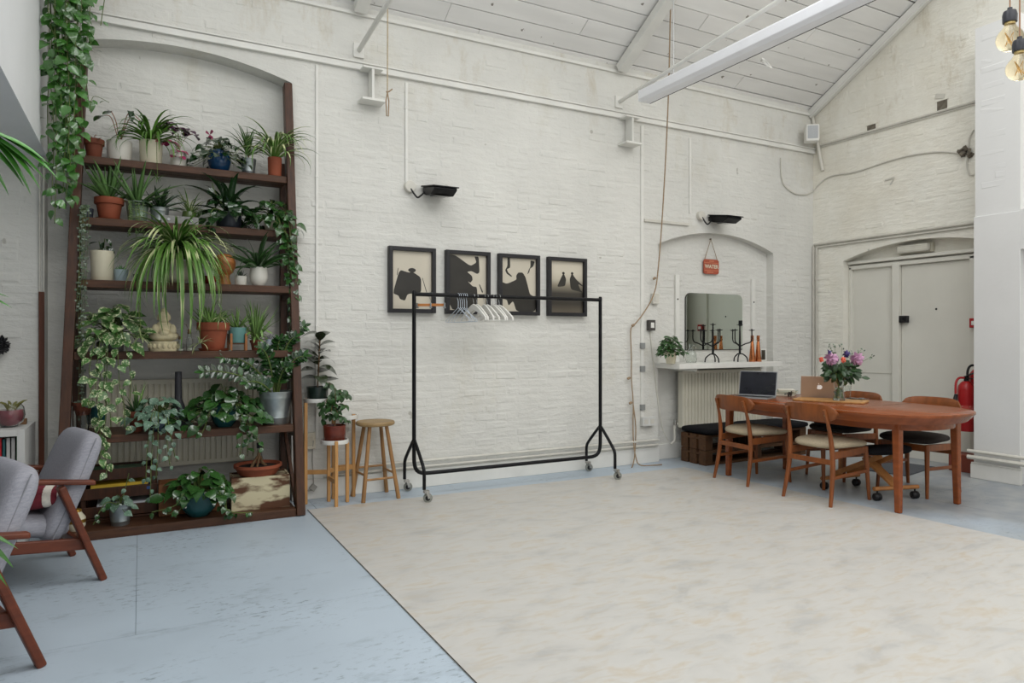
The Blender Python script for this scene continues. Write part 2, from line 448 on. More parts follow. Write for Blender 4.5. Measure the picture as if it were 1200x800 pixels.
# wall plate and gable verge board
mb = MB(); mb.bar((-3.6, YW - .012, 3.995), (XR, YW - .012, 3.995), .024, .03); struct(mb.build('trim_wall_plate', M_trim, bevel=.004))
mb = MB(); p, q = rp(XR - .05, 5.72, -.05), rp(XR - .05, 1.0, -.05); mb.bar(p, q, .09, .07)
mb.bar(p + Vector((-.02, 0, -.03)), q + Vector((-.02, 0, -.03)), .03, .05)
struct(mb.build('trim_verge', M_trim, bevel=.004))

# ---- floor of painted sheets
M_floor = mat('grey_blue_floor_paint', 'b1bec9', rough=0.42, var=0.07, scale=1.3, bump=0.05, bscale=14, spec=0.5)
def floor_wear(m):
    nt = m.node_tree; N = nt.nodes; L = nt.links; b = N['Principled BSDF']
    src = b.inputs['Base Color'].links[0].from_socket
    tc = N.new('ShaderNodeTexCoord')
    # worn patches showing darker floor
    n = N.new('ShaderNodeTexNoise'); n.inputs['Scale'].default_value = 2.4; n.inputs['Detail'].default_value = 9; n.inputs['Roughness'].default_value = .72
    mp = N.new('ShaderNodeMapping'); mp.inputs['Scale'].default_value = (1, 2.2, 1); mp.inputs['Rotation'].default_value = (0, 0, .25)
    L.new(tc.outputs['Object'], mp.inputs[0]); L.new(mp.outputs[0], n.inputs['Vector'])
    r = N.new('ShaderNodeMapRange'); r.inputs[1].default_value = .56; r.inputs[2].default_value = .70; r.inputs[4].default_value = .5
    L.new(n.outputs['Fac'], r.inputs[0])
    mx = N.new('ShaderNodeMix'); mx.data_type = 'RGBA'; L.new(r.outputs[0], mx.inputs[0]); L.new(src, mx.inputs[6]); mx.inputs[7].default_value = (*lin('7f8b93'), 1)
    # bare concrete towards the end wall, widened and darkened as painted under-table shade
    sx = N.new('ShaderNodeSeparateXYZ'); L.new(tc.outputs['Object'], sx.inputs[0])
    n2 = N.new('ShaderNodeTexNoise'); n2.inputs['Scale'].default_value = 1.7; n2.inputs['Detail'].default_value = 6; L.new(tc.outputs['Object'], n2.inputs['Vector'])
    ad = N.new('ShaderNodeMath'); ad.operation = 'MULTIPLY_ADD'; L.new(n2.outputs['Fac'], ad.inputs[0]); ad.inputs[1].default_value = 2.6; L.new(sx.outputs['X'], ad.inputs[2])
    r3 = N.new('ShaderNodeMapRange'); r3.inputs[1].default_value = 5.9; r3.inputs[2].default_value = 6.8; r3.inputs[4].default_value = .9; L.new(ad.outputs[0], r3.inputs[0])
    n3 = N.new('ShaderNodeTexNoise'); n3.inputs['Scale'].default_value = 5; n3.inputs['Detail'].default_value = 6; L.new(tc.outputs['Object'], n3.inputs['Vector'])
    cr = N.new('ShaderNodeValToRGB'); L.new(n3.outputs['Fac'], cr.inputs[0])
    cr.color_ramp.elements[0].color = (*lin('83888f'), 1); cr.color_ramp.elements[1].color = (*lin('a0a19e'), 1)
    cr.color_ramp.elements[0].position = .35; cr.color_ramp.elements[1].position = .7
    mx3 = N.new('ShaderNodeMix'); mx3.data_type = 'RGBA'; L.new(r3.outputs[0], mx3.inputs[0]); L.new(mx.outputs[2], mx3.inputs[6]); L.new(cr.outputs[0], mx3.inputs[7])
    # small scuffs
    n4 = N.new('ShaderNodeTexNoise'); n4.inputs['Scale'].default_value = 17; n4.inputs['Detail'].default_value = 7; n4.inputs['Roughness'].default_value = .7
    mp4 = N.new('ShaderNodeMapping'); mp4.inputs['Scale'].default_value = (1, 2.2, 1); mp4.inputs['Rotation'].default_value = (0, 0, -.35)
    L.new(tc.outputs['Object'], mp4.inputs[0]); L.new(mp4.outputs[0], n4.inputs['Vector'])
    r4 = N.new('ShaderNodeMapRange'); r4.inputs[1].default_value = .55; r4.inputs[2].default_value = .62; r4.inputs[4].default_value = .8; L.new(n4.outputs['Fac'], r4.inputs[0])
    n5 = N.new('ShaderNodeTexNoise'); n5.inputs['Scale'].default_value = 1.6; n5.inputs['Detail'].default_value = 3; L.new(tc.outputs['Object'], n5.inputs['Vector'])
    r5 = N.new('ShaderNodeMapRange'); r5.inputs[1].default_value = .47; r5.inputs[2].default_value = .60; L.new(n5.outputs['Fac'], r5.inputs[0])
    mu = N.new('ShaderNodeMath'); mu.operation = 'MULTIPLY'; L.new(r4.outputs[0], mu.inputs[0]); L.new(r5.outputs[0], mu.inputs[1])
    mx4 = N.new('ShaderNodeMix'); mx4.data_type = 'RGBA'; L.new(mu.outputs[0], mx4.inputs[0]); L.new(mx3.outputs[2], mx4.inputs[6]); mx4.inputs[7].default_value = (*lin('76828a'), 1)
    L.new(mx4.outputs[2], b.inputs['Base Color'])
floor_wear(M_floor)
mb = MB().span((-3.6, -4, -.2), (XR + .2, YW + .3, -.004)); floor = struct(mb.build('floor', mat('floor_seam', '808b92', rough=.8)))
fx = [-3.6, -2.43, -1.22, -.02, 1.18, 2.38, 3.58, 4.78, 5.98, XR + .2]
fx2 = [-3.6, -2.1, -.80, 1.22, 2.9, 4.3, 5.6, XR + .2]
fy = [-4, -1.45, 1.0, 3.45, YW + .3]
for k in range(len(fy) - 1):
    row = fx if k == 3 else fx2
    for i in range(len(row) - 1):
        b = MB(); g = .0011
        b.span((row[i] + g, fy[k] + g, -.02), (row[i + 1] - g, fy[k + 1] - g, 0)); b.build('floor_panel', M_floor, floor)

# ---- skirting, trunking, pipes on the long wall
def run_box(name, a, b, w, h, m=M_trim, bevel=.004):
    return struct(MB().span(a, b).build(name, m, bevel=bevel))
for i, (x0, x1, y) in enumerate(((1.06, 4.795, YW), (4.80, 6.52, YW + .10), (6.52, XR, YW), (-3.5, -.58, YW))):
    o = run_box('baseboard_back', (x0, y - .022, 0), (x1, y, .16), 0, 0)
o = run_box('baseboard_right', (XR - .02, 5.293, 0), (XR, YW, .16), 0, 0)
run_box('trim_picture_rail', (-.56, YW - .035, 3.525), (XR, YW, 3.575), 0, 0)
run_box('trim_picture_rail_top', (-.56, YW - .05, 3.575), (XR, YW, 3.588), 0, 0)
for nm, pts, r in (
    ('heating_pipe', [(1.3, YW - .05, .235), (4.70, YW - .05, .235), (4.76, YW - .05, .235)], .0125),
    ('heating_pipe', [(1.3, YW - .045, .185), (4.76, YW - .045, .185)], .010)):
    o = MB().tube(pts, r, 8).build(nm, M_pipe)
    tag(o, 'upper white heating pipe running low along the long brick wall' if r > .011 else 'lower thin white heating pipe running low along the long brick wall', 'pipe')
# ------------------------------------------------------------------ fixtures on walls and roof
M_white = mat('white_plastic', 'e6e5df', rough=.4, var=.03)
M_steel = mat('brushed_steel', 'a9abab', rough=.35, metal=1.0, var=.08, scale=20)
M_chrome = mat('worn_chrome', 'b9b8b4', rough=.25, metal=1.0, var=.1)
M_blackm = mat('black_metal', '1b1b1d', rough=.38, metal=.6, var=.2, scale=12)
M_blackp = mat('black_plastic', '141416', rough=.5, var=.15)
M_red = mat('red_enamel', 'a81c1f', rough=.35, var=.08)

# ---- door in its arched recess
XD = XR + ND['depth']
yd = lambda u: onx(u, 350, XD).y
door = struct(MB().span((XD - .012, yd(1139), 0), (XD + .03, yd(1057.5), 2.085)).build('door_1', M_door, bevel=.003))
MB().span((XD - .012, yd(1049), .0), (XD + .03, yd(1000), 2.10)).build('side_panel', M_door, door, bevel=.002)
MB().span((XD - .02, yd(1046), .90), (XD - .012, yd(1003), .905)).build('panel_joint', M_pipe, door)
f = MB()
f.span((XD - .05, yd(1001), 0), (XD + .02, ND['x1'] - .002, 2.12))
f.span((XD - .06, yd(1057), 0), (XD + .02, yd(1049), 2.12))
f.span((XD - .05, ND['x0'] + .002, 0), (XD + .02, yd(1139), 2.12))
f.span((XD - .05, ND['x0'] + .002, 2.09), (XD + .02, ND['x1'] - .002, 2.135))
f.span((XD - .075, ND['x0'] + .002, 2.15), (XD + .02, ND['x1'] - .002, 2.185))
f.build('door_frame', M_door, door, bevel=.006)
p = onx(1062, 374, XD)
lk = MB().box((XD - .04, p.y, p.z), (.055, .085, .075)).build('lock', M_blackp, door, bevel=.006)
MB().tube([(XD - .065, p.y - .015, p.z), (XD - .08, p.y - .015, p.z)], .012, 10).build('knob', M_blackm, lk)
p = onx(1098, 362, XD); MB().lathe([(0, .004), (.009, .004), (.011, 0), (.009, -.004)], (XD - .014, p.y, p.z), 10, axis=(-1, 0, 0)).build('peephole', M_blackm, door)
# bulkhead lamp over the door
a, b_ = onx(1050, 293, XR + .06), onx(1090, 291, XR + .06)
em = thing('bulkhead_lamp', 'ribbed oblong emergency lamp fixed under the door arch', 'lamp', (XR + .10, (a.y + b_.y) / 2, 2.255))
w = abs(a.y - b_.y)
MB().box((.02, 0, 0), (.05, w, .10)).build('backplate', mat('aged_cream_plastic', 'c9c5b4', rough=.5, var=.1), em, bevel=.008)
df = MB().box((-.03, 0, 0), (.06, w * .93, .085)).build('diffuser', mat('ribbed_acrylic', 'd9d7cc', rough=.25, var=.06, spec=.6), em, bevel=.02)
for k in range(3): MB().box((-.058, 0, -.02 + .02 * k), (.008, w * .9, .004)).build('rib', MATS['aged_cream_plastic'], df)

# ---- pipes and cables on the end wall
def cable(name, label, pts, r, m=M_pipe, cat='pipe', per=4, n=6):
    o = MB().tube(spline(pts, per) if per else pts, r, n).build(name, m); return tag(o, label, cat)
cable('conduit', 'white conduit running high across the end wall below two holes', [(XR - .012, YW - .02, 3.61), (XR - .012, 3.66, 3.61)], .014, per=0)
cable('conduit', 'thin white conduit just under the high one on the end wall', [(XR - .01, YW - .02, 3.585), (XR - .01, 3.66, 3.585)], .007, per=0)
cable('door_pipe', 'outer white pipe framing the arched door, nearest the corner', [(XR - .02, YW - .02, .1), (XR - .02, YW - .02, 2.40), (XR - .02, YW - .03, 2.425), (XR - .02, 3.66, 2.425)], .013, per=0)
cable('door_pipe', 'inner white pipe framing the arched door', [(XR - .018, YW - .065, .1), (XR - .018, YW - .065, 2.375), (XR - .018, YW - .08, 2.39), (XR - .018, 3.66, 2.39)], .011, per=0)
cable('wall_cable', 'white cable drooping from the corner across the end wall to the black junction',
      [ony(915, 185, YW - .012), ony(917, 213, YW - .012), ony(930, 226, YW - .012), ony(943, 228, YW - .012), (XR - .015, YW - .012, onx(953, 224, XR).z), onx(962, 214, XR - .01), onx(975, 206, XR - .01), onx(1004, 201, XR - .01), onx(1050, 186, XR - .01), onx(1095, 178, XR - .01), onx(1130, 180, XR - .01)], .009, cat='cable')
cable('wall_cable', 'white cable looping up and down behind the pier from the black junction',
      [onx(1141, 152, XR - .01), onx(1136, 162, XR - .012), onx(1135, 175, XR - .012), onx(1133, 192, XR - .012), onx(1136, 204, XR - .012), onx(1141, 205, XR - .012)], .008, cat='cable')
p = onx(1132, 178, XR - .03)
jb = MB(); rj = random.Random(5)
for k in range(9):
    q = p + Vector((rj.uniform(-.01, .03), rj.uniform(-.05, .06), rj.uniform(-.04, .04))); jb.box(q, (.04, .05, .03), Euler((rj.uniform(0, 3), rj.uniform(0, 3), rj.uniform(0, 3))))
tag(jb.build('junction_box', M_grime, bevel=.004), 'broken blackened junction box at the pier edge high on the end wall', 'junction box')
for u, v, w_, h_, lb in ((1021, 150, .10, .075, 'square hole above the high conduit, nearer the corner'), (1104, 124, .10, .11, 'rough hole above the high conduit, nearer the pier')):
    p = onx(u, v, XR - .004); h = thing('wall_hole', lb, 'hole', p)
    MB().box((.002, 0, 0), (.006, w_, h_)).build('recess', M_grime, h)
    MB().box((0, 0, h_ / 2 + .006), (.014, w_ + .03, .014)).build('broken_edge', M_wallR, h, bevel=.003)
    if u > 1050: MB().box((-.003, .02, h_ / 2 + .05), (.006, .10, .05), Euler((.3, 0, 0))).build('chipped_paint', M_pipe, h, bevel=.004)
p = onx(1043, 211, XR - .006); MB()
tag(MB().bar(p + Vector((0, .06, .01)), p + Vector((0, -.05, .02)), .012, .02).bar(p + Vector((0, 0, -.05)), p + Vector((0, -.04, .0)), .01, .014).build('wall_bracket', M_pipe, bevel=.003), 'small painted stub bracket under the cable on the end wall', 'bracket')
cable('downpipe', 'white pipe slanting down the end wall from the roof corner', [onx(951, 132, XR - .03), onx(955, 152, XR - .03), onx(964, 200, XR - .02)], .02, per=0, n=10)

# ---- speaker in the corner
sp = thing('wall_speaker', 'small white loudspeaker mounted high in the corner', 'loudspeaker', (6.98, 5.54, 3.62), math.radians(-38))
MB().box((0, 0, .085), (.15, .13, .20)).build('cabinet', M_white, sp, bevel=.015)
MB().box((0, -.067, .09), (.115, .006, .15)).build('grille', mat('grey_mesh', 'b5b8ba', rough=.6, var=.2, scale=200), sp, bevel=.004)
MB().bar((0, .05, .085), (.05, .16, .085), .03, .03).build('bracket', M_white, sp)

# ---- roof trusses: rafter and tie rod, bracket stubs below
for X, lb, side in ((1.60, 'nearer the plant shelves', -1), (4.28, 'over the mirror niche', 1)):
    t = thing('roof_truss', 'white painted rafter and tie rod ' + lb, 'truss', (X, YW, 3.6))
    L = lambda p: Vector(p) - Vector((X, YW, 3.6))
    MB().bar(L(rp(X, YW - .02, -.07)), L(rp(X, 3.3, -.07)), .085, .11, up=(1, 0, 0)).build('rafter', M_trim, t, bevel=.004)
    zt = 3.69
    MB().tube([L((X, YW - .01, zt)), L((X, 0.2, zt + .47))], .02, 10).build('tie_rod', M_trim, t)
    MB().box(L((X, YW - .01, zt)), (.09, .02, .12)).build('anchor_plate', M_trim, t, bevel=.004)
    b = thing('beam_stub', 'white cut-off I-beam bracket on the long wall ' + ('nearer the plant shelves' if X < 3 else 'above the hanging rope'), 'bracket', (X + .09, YW - .06, 3.25))
    MB().box((0, -.01, .275), (.17, .12, .018)).build('top_flange', M_trim, b, bevel=.003)
    MB().box((0, -.01, .14), (.022, .11, .26)).build('web', M_trim, b, bevel=.003)
    MB().box((0, -.02, .008), (.20, .14, .02)).build('bottom_flange', M_trim, b, bevel=.003)

# ---- long batten light hung along the tie rod
bl = thing('batten_light', 'long white fluorescent batten hanging under the roof', 'light', (4.27, 5.26, 3.6))
M_bat = mat('batten_enamel', 'f5f6fa', rough=.35, var=.02)
prof = [(-.085, .0), (-.085, -.075), (-.05, -.10), (.05, -.10), (.085, -.075), (.085, .0), (.05, .025), (-.05, .025)]
MB().prism(prof, lambda p, t: (p[0], t, p[1] + .05), 0, -4.6).build('housing', M_bat, bl, bevel=.006)
MB().box((.047, -2.3, -.0505), (.005, 4.58, .004)).build('seam', M_gap, bl)
MB().box((0, .008, .012), (.15, .016, .11)).build('end_cap', M_bat, bl, bevel=.006)
for y in (-.4, -2.4, -4.2): MB().tube([(0, y, .07), (0, y, roof_z(5.26 + y) - 3.6)], .004, 6).build('hanging_wire', M_steel, bl)
o = MB().lathe([(0.06, 0), (.06, .01), (.045, .01), (.045, 0), (.06, 0)], (0, 0, 0), 20).build('ring', M_white, bl); o.location = (.12, -1.35, -.12); o.rotation_euler = (.9, .4, 0)

# ---- strings and rope
pc = ony(454, 0, 5.3)
st = thing('pull_string', 'thin cotton string hanging from the roof with a knotted loop', 'string', (pc.x, 5.3, ony(454, 136, 5.3).z))
hz = roof_z(5.3) - st.location.z - .03
MB().tube([(0, 0, .18), (.002, 0, 1.0), (0, 0, hz)], .005, 6).build('cord', M_string, st)
MB().tube([(0, 0, .19), (-.012, 0, .12), (-.006, 0, 0), (.008, 0, 0), (.012, 0, .12), (0, 0, .19)], .005, 6).build('loop', M_rope, st)
MB().tube(spline([(-.01, 0, .19), (.01, 0, .195), (.04, 0, .22)], 4), .006, 6).build('knot', M_rope, st)
rp_ = thing('hanging_rope', 'brown rope slung from the roof, tied to cleats and trailing to the floor', 'rope', (0, 0, 0))
pts = [ony(788, -60, 4.9), ony(786, 0, 5.05), ony(783, 120, 5.3), ony(777, 240, 5.5), ony(771, 318, 5.6), ony(766, 345, 5.63), ony(754, 367, 5.65), ony(742, 382, 5.655)]
pts[0].z = min(pts[0].z, roof_z(4.9) - .03)
MB().tube(spline(pts, 5), .0065, 6).build('rope_run', M_rope, rp_)
pts = [ony(742, 382, 5.655), ony(739, 388, 5.655), ony(740, 420, 5.66), ony(740, 444, 5.655), ony(742, 472, 5.655), ony(742, 510, 5.65), ony(745, 535, 5.62)]
pts.append(Vector((pts[-1].x + .02, 5.56, .01))); pts.append(Vector((pts[-1].x + .22, 5.5, .008)))
MB().tube(spline(pts, 5), .006, 6).build('rope_tail', M_rope, rp_)
MB().tube(spline([ony(742, 474, 5.65), ony(745, 500, 5.65), ony(744, 530, 5.64), ony(742, 543, 5.6), Vector((ony(742, 543, 5.6).x - .08, 5.52, .008))], 5), .006, 6).build('rope_tail', M_rope, rp_)
for u, v in ((742, 381), (737, 443), (739, 472), (767, 326)):
    p = ony(u, v, 5.655)
    k = MB().lathe([(0, -.022), (.012, -.016), (.015, 0), (.011, .016), (0, .022)], p, 10, axis=(1, -.2, .5)).build('knot', M_rope, rp_)

# ---- trunking, boxes and wall lamps on the long wall
def vtrunk(u, v0, v1, w, lb, d=.014):
    a, c = ony(u, v0, YW), ony(u, v1, YW)
    t = thing('cable_trunking', lb, 'trunking', (a.x, YW - .001, min(a.z, c.z)))
    H = abs(a.z - c.z)
    MB().box((0, -d / 2, H / 2), (w, d, H)).build('cover', M_trim, t, bevel=.003)
    for k in range(max(2, int(H / .6))): MB().box((0, -d / 2 - .001, (k + .5) * H / max(2, int(H / .6))), (w + .006, d + .004, .012)).build('clip', M_trim, t, bevel=.002)
    return t
vtrunk(371, 76, 513, .020, 'white vertical trunking right of the plant shelves')
vtrunk(476, 97, 216, .024, 'white vertical trunking down to the lamp above the pictures')
tk = vtrunk(752, 147, 489, .036, 'tall white trunking beside the rope, down to the socket')
vtrunk(808, 162, 250, .026, 'short white trunking down to the lamp over the mirror niche')
a, c = ony(754, 258, YW), ony(806, 262, YW)
tag(MB().bar(a + Vector((0, -.012, 0)), Vector((c.x, YW - .012, a.z)), .024, .03).build('cable_trunking', M_pipe, bevel=.003), 'white horizontal trunking between tall trunking and the niche lamp', 'trunking')
M_tape = mat('grey_tape', '8f918f', rough=.6, var=.1)
for v in (405, 432, 477):
    p = ony(752, v, YW); o = MB().box(p - tk.location + Vector((0, -.013, 0)), (.052, .03, .06)).build('tape_band', M_tape, tk, bevel=.002)
def wbox(u, v, w, h, d, lb, m=M_white, cat='socket', y=YW, face=None):
    p = ony(u, v, y); t = thing('wall_socket' if cat == 'socket' else 'wall_switch', lb, cat, (p.x, y - .004, p.z - h / 2))
    MB().box((0, -d / 2, h / 2), (w, d, h)).build('box', m, t, bevel=.005)
    if face: MB().box((0, -d - .002, h / 2), (w * .5, .006, h * .5)).build('plate', face, t, bevel=.002)
    else:
        for s in (-1, 1): MB().box((s * w * .25, -d - .001, h * .5), (w * .3, .004, h * .5)).build('outlet', M_pipe, t, bevel=.001)
    return t
wbox(757, 493, .16, .095, .05, 'white double socket box at the foot of the tall trunking', mat('grey_white_plastic', 'd3d3cf', rough=.4))
wbox(761, 381, .085, .11, .045, 'dark metal switch box with a pale rocker beside the tall trunking', mat('dark_switch', '4a4744', rough=.5), 'switch', face=M_white)
wbox(766, 350, .085, .11, .04, 'white blank box right of the rope above the dark switch', M_pipe, 'switch', face=M_pipe)
wbox(362, 516, .09, .13, .035, 'cream socket behind the plant stand', mat('cream_plastic', 'cfc9b8', rough=.5), face=mat('cream_plug', 'bdb7a6', rough=.5))
cable('wall_cable', 'thin white cable hanging from the dark switch box to the radiator valve', [ony(762, 388, YW - .01), ony(765, 420, YW - .01), ony(770, 460, YW - .01), ony(776, 500, YW - .012), ony(783, 516, YW - .012)], .006, cat='cable')
cable('wall_cable', 'grey cable with a plug dangling from the cream socket', [ony(367, 516, YW - .04), ony(366, 540, YW - .03), ony(367, 571, YW - .05), ony(358, 575, YW - .06)], .004, mat('grey_cable', '8d8b85', rough=.6), 'cable')
o = MB().box((0, 0, 0), (.045, .03, .05), Euler((0, .7, 0))).build('plug', mat('grey_cable', '8d8b85'), None, bevel=.006); o.location = ony(367, 571, YW - .06); tag(o, 'small grey plug hanging near the floor behind the plant stand', 'plug')

def wall_lamp(u, v, lb, boxdx):
    p = ony(u, v, YW)
    t = thing('wall_lamp', lb, 'lamp', (p.x, YW, p.z))
    w = .21
    # shallow black hood, open below, tipped towards the wall
    prof = [(-.03, .0), (-.30, -.045), (-.30, -.065), (-.22, -.10), (-.10, -.085), (-.03, -.06)]
    MB().prism(prof, lambda q, s: (s, q[0], q[1]), -w / 2, w / 2).build('hood', M_blackm, t, bevel=.006)
    MB().prism([(-.02, .012), (-.315, -.036), (-.315, -.046), (-.02, .0)], lambda q, s: (s, q[0], q[1]), -w / 2 - .012, w / 2 + .012).build('rim', M_blackm, t, bevel=.002)
    MB().prism([(-.10, -.087), (-.22, -.102), (-.23, -.105), (-.10, -.092)], lambda q, s: (s, q[0], q[1]), -w / 2 + .04, w / 2 - .04).build('glass', mat('dark_glass', '2a2c2e', rough=.1), t)
    for q in (-.07, .07): MB().box((q, -.02, -.03), (.03, .05, .05)).build('bracket', M_blackm, t, bevel=.003)
    MB().lathe([(0, -.05), (.045, -.05), (.05, -.045), (.05, 0), (0, 0)], (boxdx, 0, -.01), 14, axis=(0, 1, 0)).build('junction', M_pipe, t)
    MB().tube(spline([(boxdx, -.045, -.03), (boxdx + .05, -.06, -.10), (boxdx + .08, -.07, -.09), (-.09, -.06, -.04)], 5), .008, 6).build('lead', M_blackp, t)
    return t
wall_lamp(507, 221, 'black flood lamp on the wall above the first two pictures', -.22)
wall_lamp(837, 254, 'black flood lamp on the wall over the mirror niche', -.22)

# ---- framed prints
M_frame = mat('black_frame', '1d1c20', rough=.45, var=.2, scale=8)
M_ink = mat('print_ink', '2b2823', rough=.35, var=.15, scale=7)
M_paper = mat('warm_print_paper', 'c9c1b0', rough=.35, var=.09, scale=2.5)
def grad_paper():
    m = mat('sunset_print_paper', 'b3aa98', rough=.35, var=.05, scale=2)
    nt = m.node_tree; N = nt.nodes; L = nt.links; b = N['Principled BSDF']
    tc = N.new('ShaderNodeTexCoord'); sx = N.new('ShaderNodeSeparateXYZ'); L.new(tc.outputs['Object'], sx.inputs[0])
    cr = N.new('ShaderNodeValToRGB'); L.new(sx.outputs['Z'], cr.inputs[0])
    e = cr.color_ramp.elements; e[0].position = .02; e[0].color = (*lin('6a6152'), 1); e[1].position = .42; e[1].color = (*lin('cfc7b5'), 1)
    for p, c in ((.12, '3a352e'), (.22, '38342e'), (.30, '8d8574'), (.36, 'c0b8a6')):
        k = e.new(p); k.color = (*lin(c), 1)
    L.new(cr.outputs[0], b.inputs['Base Color']); return m
M_sunset = grad_paper()
def framed(u0, v0, u1, v1, lb, reg, shapes, paper=M_paper):
    a, c = ony(u0, v0, YW - .05), ony(u1, v1, YW - .05)
    w, h = c.x - a.x, .565
    t = thing('framed_print', lb, 'picture', ((a.x + c.x) / 2, YW - .004, (a.z + c.z) / 2 - h / 2), 0, 'four black framed prints on the long wall')
    bd, D = .034, .05
    fr = MB().span((-w / 2, -D, 0), (-w / 2 + bd, 0, h)).span((w / 2 - bd, -D, 0), (w / 2, 0, h)).span((-w / 2 + bd, -D, 0), (w / 2 - bd, 0, bd)).span((-w / 2 + bd, -D, h - bd), (w / 2 - bd, 0, h))
    fr.build('frame', M_frame, t, bevel=.002, seg=1)
    W_, H_ = w - 2 * bd, h - 2 * bd
    pp = MB().span((-W_ / 2, -.018, bd), (W_ / 2, -.012, h - bd)).build('print', paper, t)
    for sh in shapes:
        poly = [((x - reg[0]) / (reg[2] - reg[0]), 1 - (y - reg[1]) / (reg[3] - reg[1])) for x, y in sh]
        for _ in range(2):
            q_ = []
            for (xa, ya), (xb_, yb_) in zip(poly, poly[1:] + poly[:1]): q_ += [(xa * .86 + xb_ * .14, ya * .86 + yb_ * .14), (xa * .14 + xb_ * .86, ya * .14 + yb_ * .86)]
            poly = q_
        poly = [(min(max(x, 0), 1), min(max(y, 0), 1)) for x, y in poly]
        MB().prism(poly, lambda q, s: (-W_ / 2 + q[0] * W_, s, bd + q[1] * H_), -.0182, -.0188).build('figure', M_ink, pp)
    return t
def oval(cx, cy, rx, ry, n=14): return [(cx + rx * math.cos(2 * PI * k / n), cy + ry * math.sin(2 * PI * k / n)) for k in range(n)]
framed(456, 288, 511, 366.5, 'framed print of a caped figure with a small hat', (97, 98, 460, 670),
       [[(165, 285), (250, 310), (285, 300), (365, 355), (365, 510), (240, 520), (215, 590), (170, 575), (155, 540), (105, 520)], oval(280, 285, 36, 22), [(150, 270), (156, 270), (146, 340), (140, 338)], [(372, 355), (378, 355), (420, 500), (414, 502)]])
framed(523, 292, 575, 368.5, 'framed print of a large black shape with a curling edge', (640, 130, 970, 690),
       [[(640, 130), (700, 140), (830, 240), (885, 200), (865, 140), (905, 140), (912, 300), (890, 318), (840, 290), (800, 300), (845, 340), (850, 380), (830, 410), (805, 395), (850, 445), (890, 450), (895, 690), (640, 690)], [(905, 420), (915, 425), (945, 500), (935, 510)]])
framed(585, 296, 633, 370, 'framed print of a dark veiled figure with a fringe above', (130, 118, 437, 645),
       [[(130, 355), (180, 375), (265, 330), (262, 290), (280, 258), (320, 256), (345, 300), (365, 380), (385, 470), (437, 500), (437, 645), (265, 645), (235, 540), (195, 590), (180, 530), (130, 520)],
        [(185, 118), (207, 118), (210, 215), (180, 230), (190, 262), (225, 295), (222, 306), (178, 275), (165, 240), (185, 200)], [(390, 130), (430, 140), (415, 190), (385, 215), (380, 250), (360, 275), (375, 225), (390, 195)]])
framed(643, 300, 688, 371, 'framed print of two cloaked figures in mist', (598, 155, 880, 660),
       [[(710, 265), (720, 290), (735, 330), (725, 400), (655, 410), (690, 320), (703, 290)], [(785, 263), (798, 290), (825, 330), (880, 385), (880, 395), (840, 372), (860, 430), (880, 455), (775, 430), (765, 330), (778, 290)], oval(711, 272, 11, 13), oval(787, 270, 11, 13)], M_sunset)

# ---- mirror niche: shelf, mirror, battens, sign, radiator
YN = YW + N2['depth']
sh = thing('mantel_shelf', 'thick white painted shelf across the mirror niche', 'shelf', (4.77, 5.34, .982))
MB().span((0, 0, 0), (1.48, YN - 5.345, .052)).build('board', M_trim, sh, bevel=.004)
for q in (.25, 1.2): MB().span((q, .05, -.03), (q + .03, YN - 5.345, 0)).build('bracket', M_trim, sh)
a, c = ony(804, 343, YN - .02), ony(870, 409, YN - .02)
mr = thing('mirror', 'frameless mirror with rounded top corners above the white shelf', 'mirror', ((a.x + c.x) / 2, YN - .008, c.z))
w, h = c.x - a.x, a.z - c.z; R = .07; poly = [(-w / 2, 0), (w / 2, 0)]
poly += [(w / 2 - R + R * math.cos(t), h - R + R * math.sin(t)) for t in [PI / 2 * k / 6 for k in range(7)]]
poly += [(-w / 2 + R + R * math.cos(t), h - R + R * math.sin(t)) for t in [PI / 2 + PI / 2 * k / 6 for k in range(7)]]
MB().prism(poly, lambda q, s: (q[0], s, q[1]), 0, -.012).build('glass', mat('mirror_silver', 'd3dcd6', rough=.015, metal=1.0, var=.0), mr)
MB().prism([(x * 1.012, -.006 + y * 1.012) for x, y in poly], lambda q, s: (q[0], s, q[1]), .003, -.004).build('backing', M_gap, mr)
for u, v0, v1, lb in ((792, 322, 424, 'white wooden batten left of the mirror'), (881, 327, 424, 'white wooden batten right of the mirror')):
    a, c = ony(u, v0, YN), ony(u, v1, YN)
    t = thing('wall_batten', lb, 'batten', (a.x, YN - .002, c.z)); MB().box((0, -.015, (a.z - c.z) / 2), (.05, .03, a.z - c.z)).build('strip', M_trim, t, bevel=.004)
    MB().lathe([(0, -.034), (.008, -.033), (.01, -.03)], (0, 0, (a.z - c.z) * .72), 8, axis=(0, 1, 0)).build('screw', M_gap, t)
p = ony(833.5, 312.5, YN - .03)
sg = thing('hanging_sign', 'small red WATER sign hung on a string over the mirror', 'sign', (p.x, YN - .02, p.z))
w, h = .225, .165; r = .03
poly = [(sx * (w / 2 - r) + r * math.cos(t), sz * (h / 2 - r) + r * math.sin(t)) for sx, sz, t0 in ((1, 1, 0), (-1, 1, PI / 2), (-1, -1, PI), (1, -1, 1.5 * PI)) for t in [t0 + PI / 2 * k / 4 for k in range(5)]]
M_sign = mat('faded_red_sign', 'a8523c', rough=.6, var=.2, scale=14)
pl = MB().prism(poly, lambda q, s: (q[0], s, q[1]), 0, -.014).build('plate', M_sign, sg, bevel=.002)
M_letter = mat('sign_letters', 'd9cfb8', rough=.6, var=.1)
cu = bpy.data.curves.new('lettering', 'FONT'); cu.body = 'WATER'; cu.size = .058; cu.align_x = 'CENTER'; cu.align_y = 'CENTER'; cu.extrude = .001; cu.offset = .0015
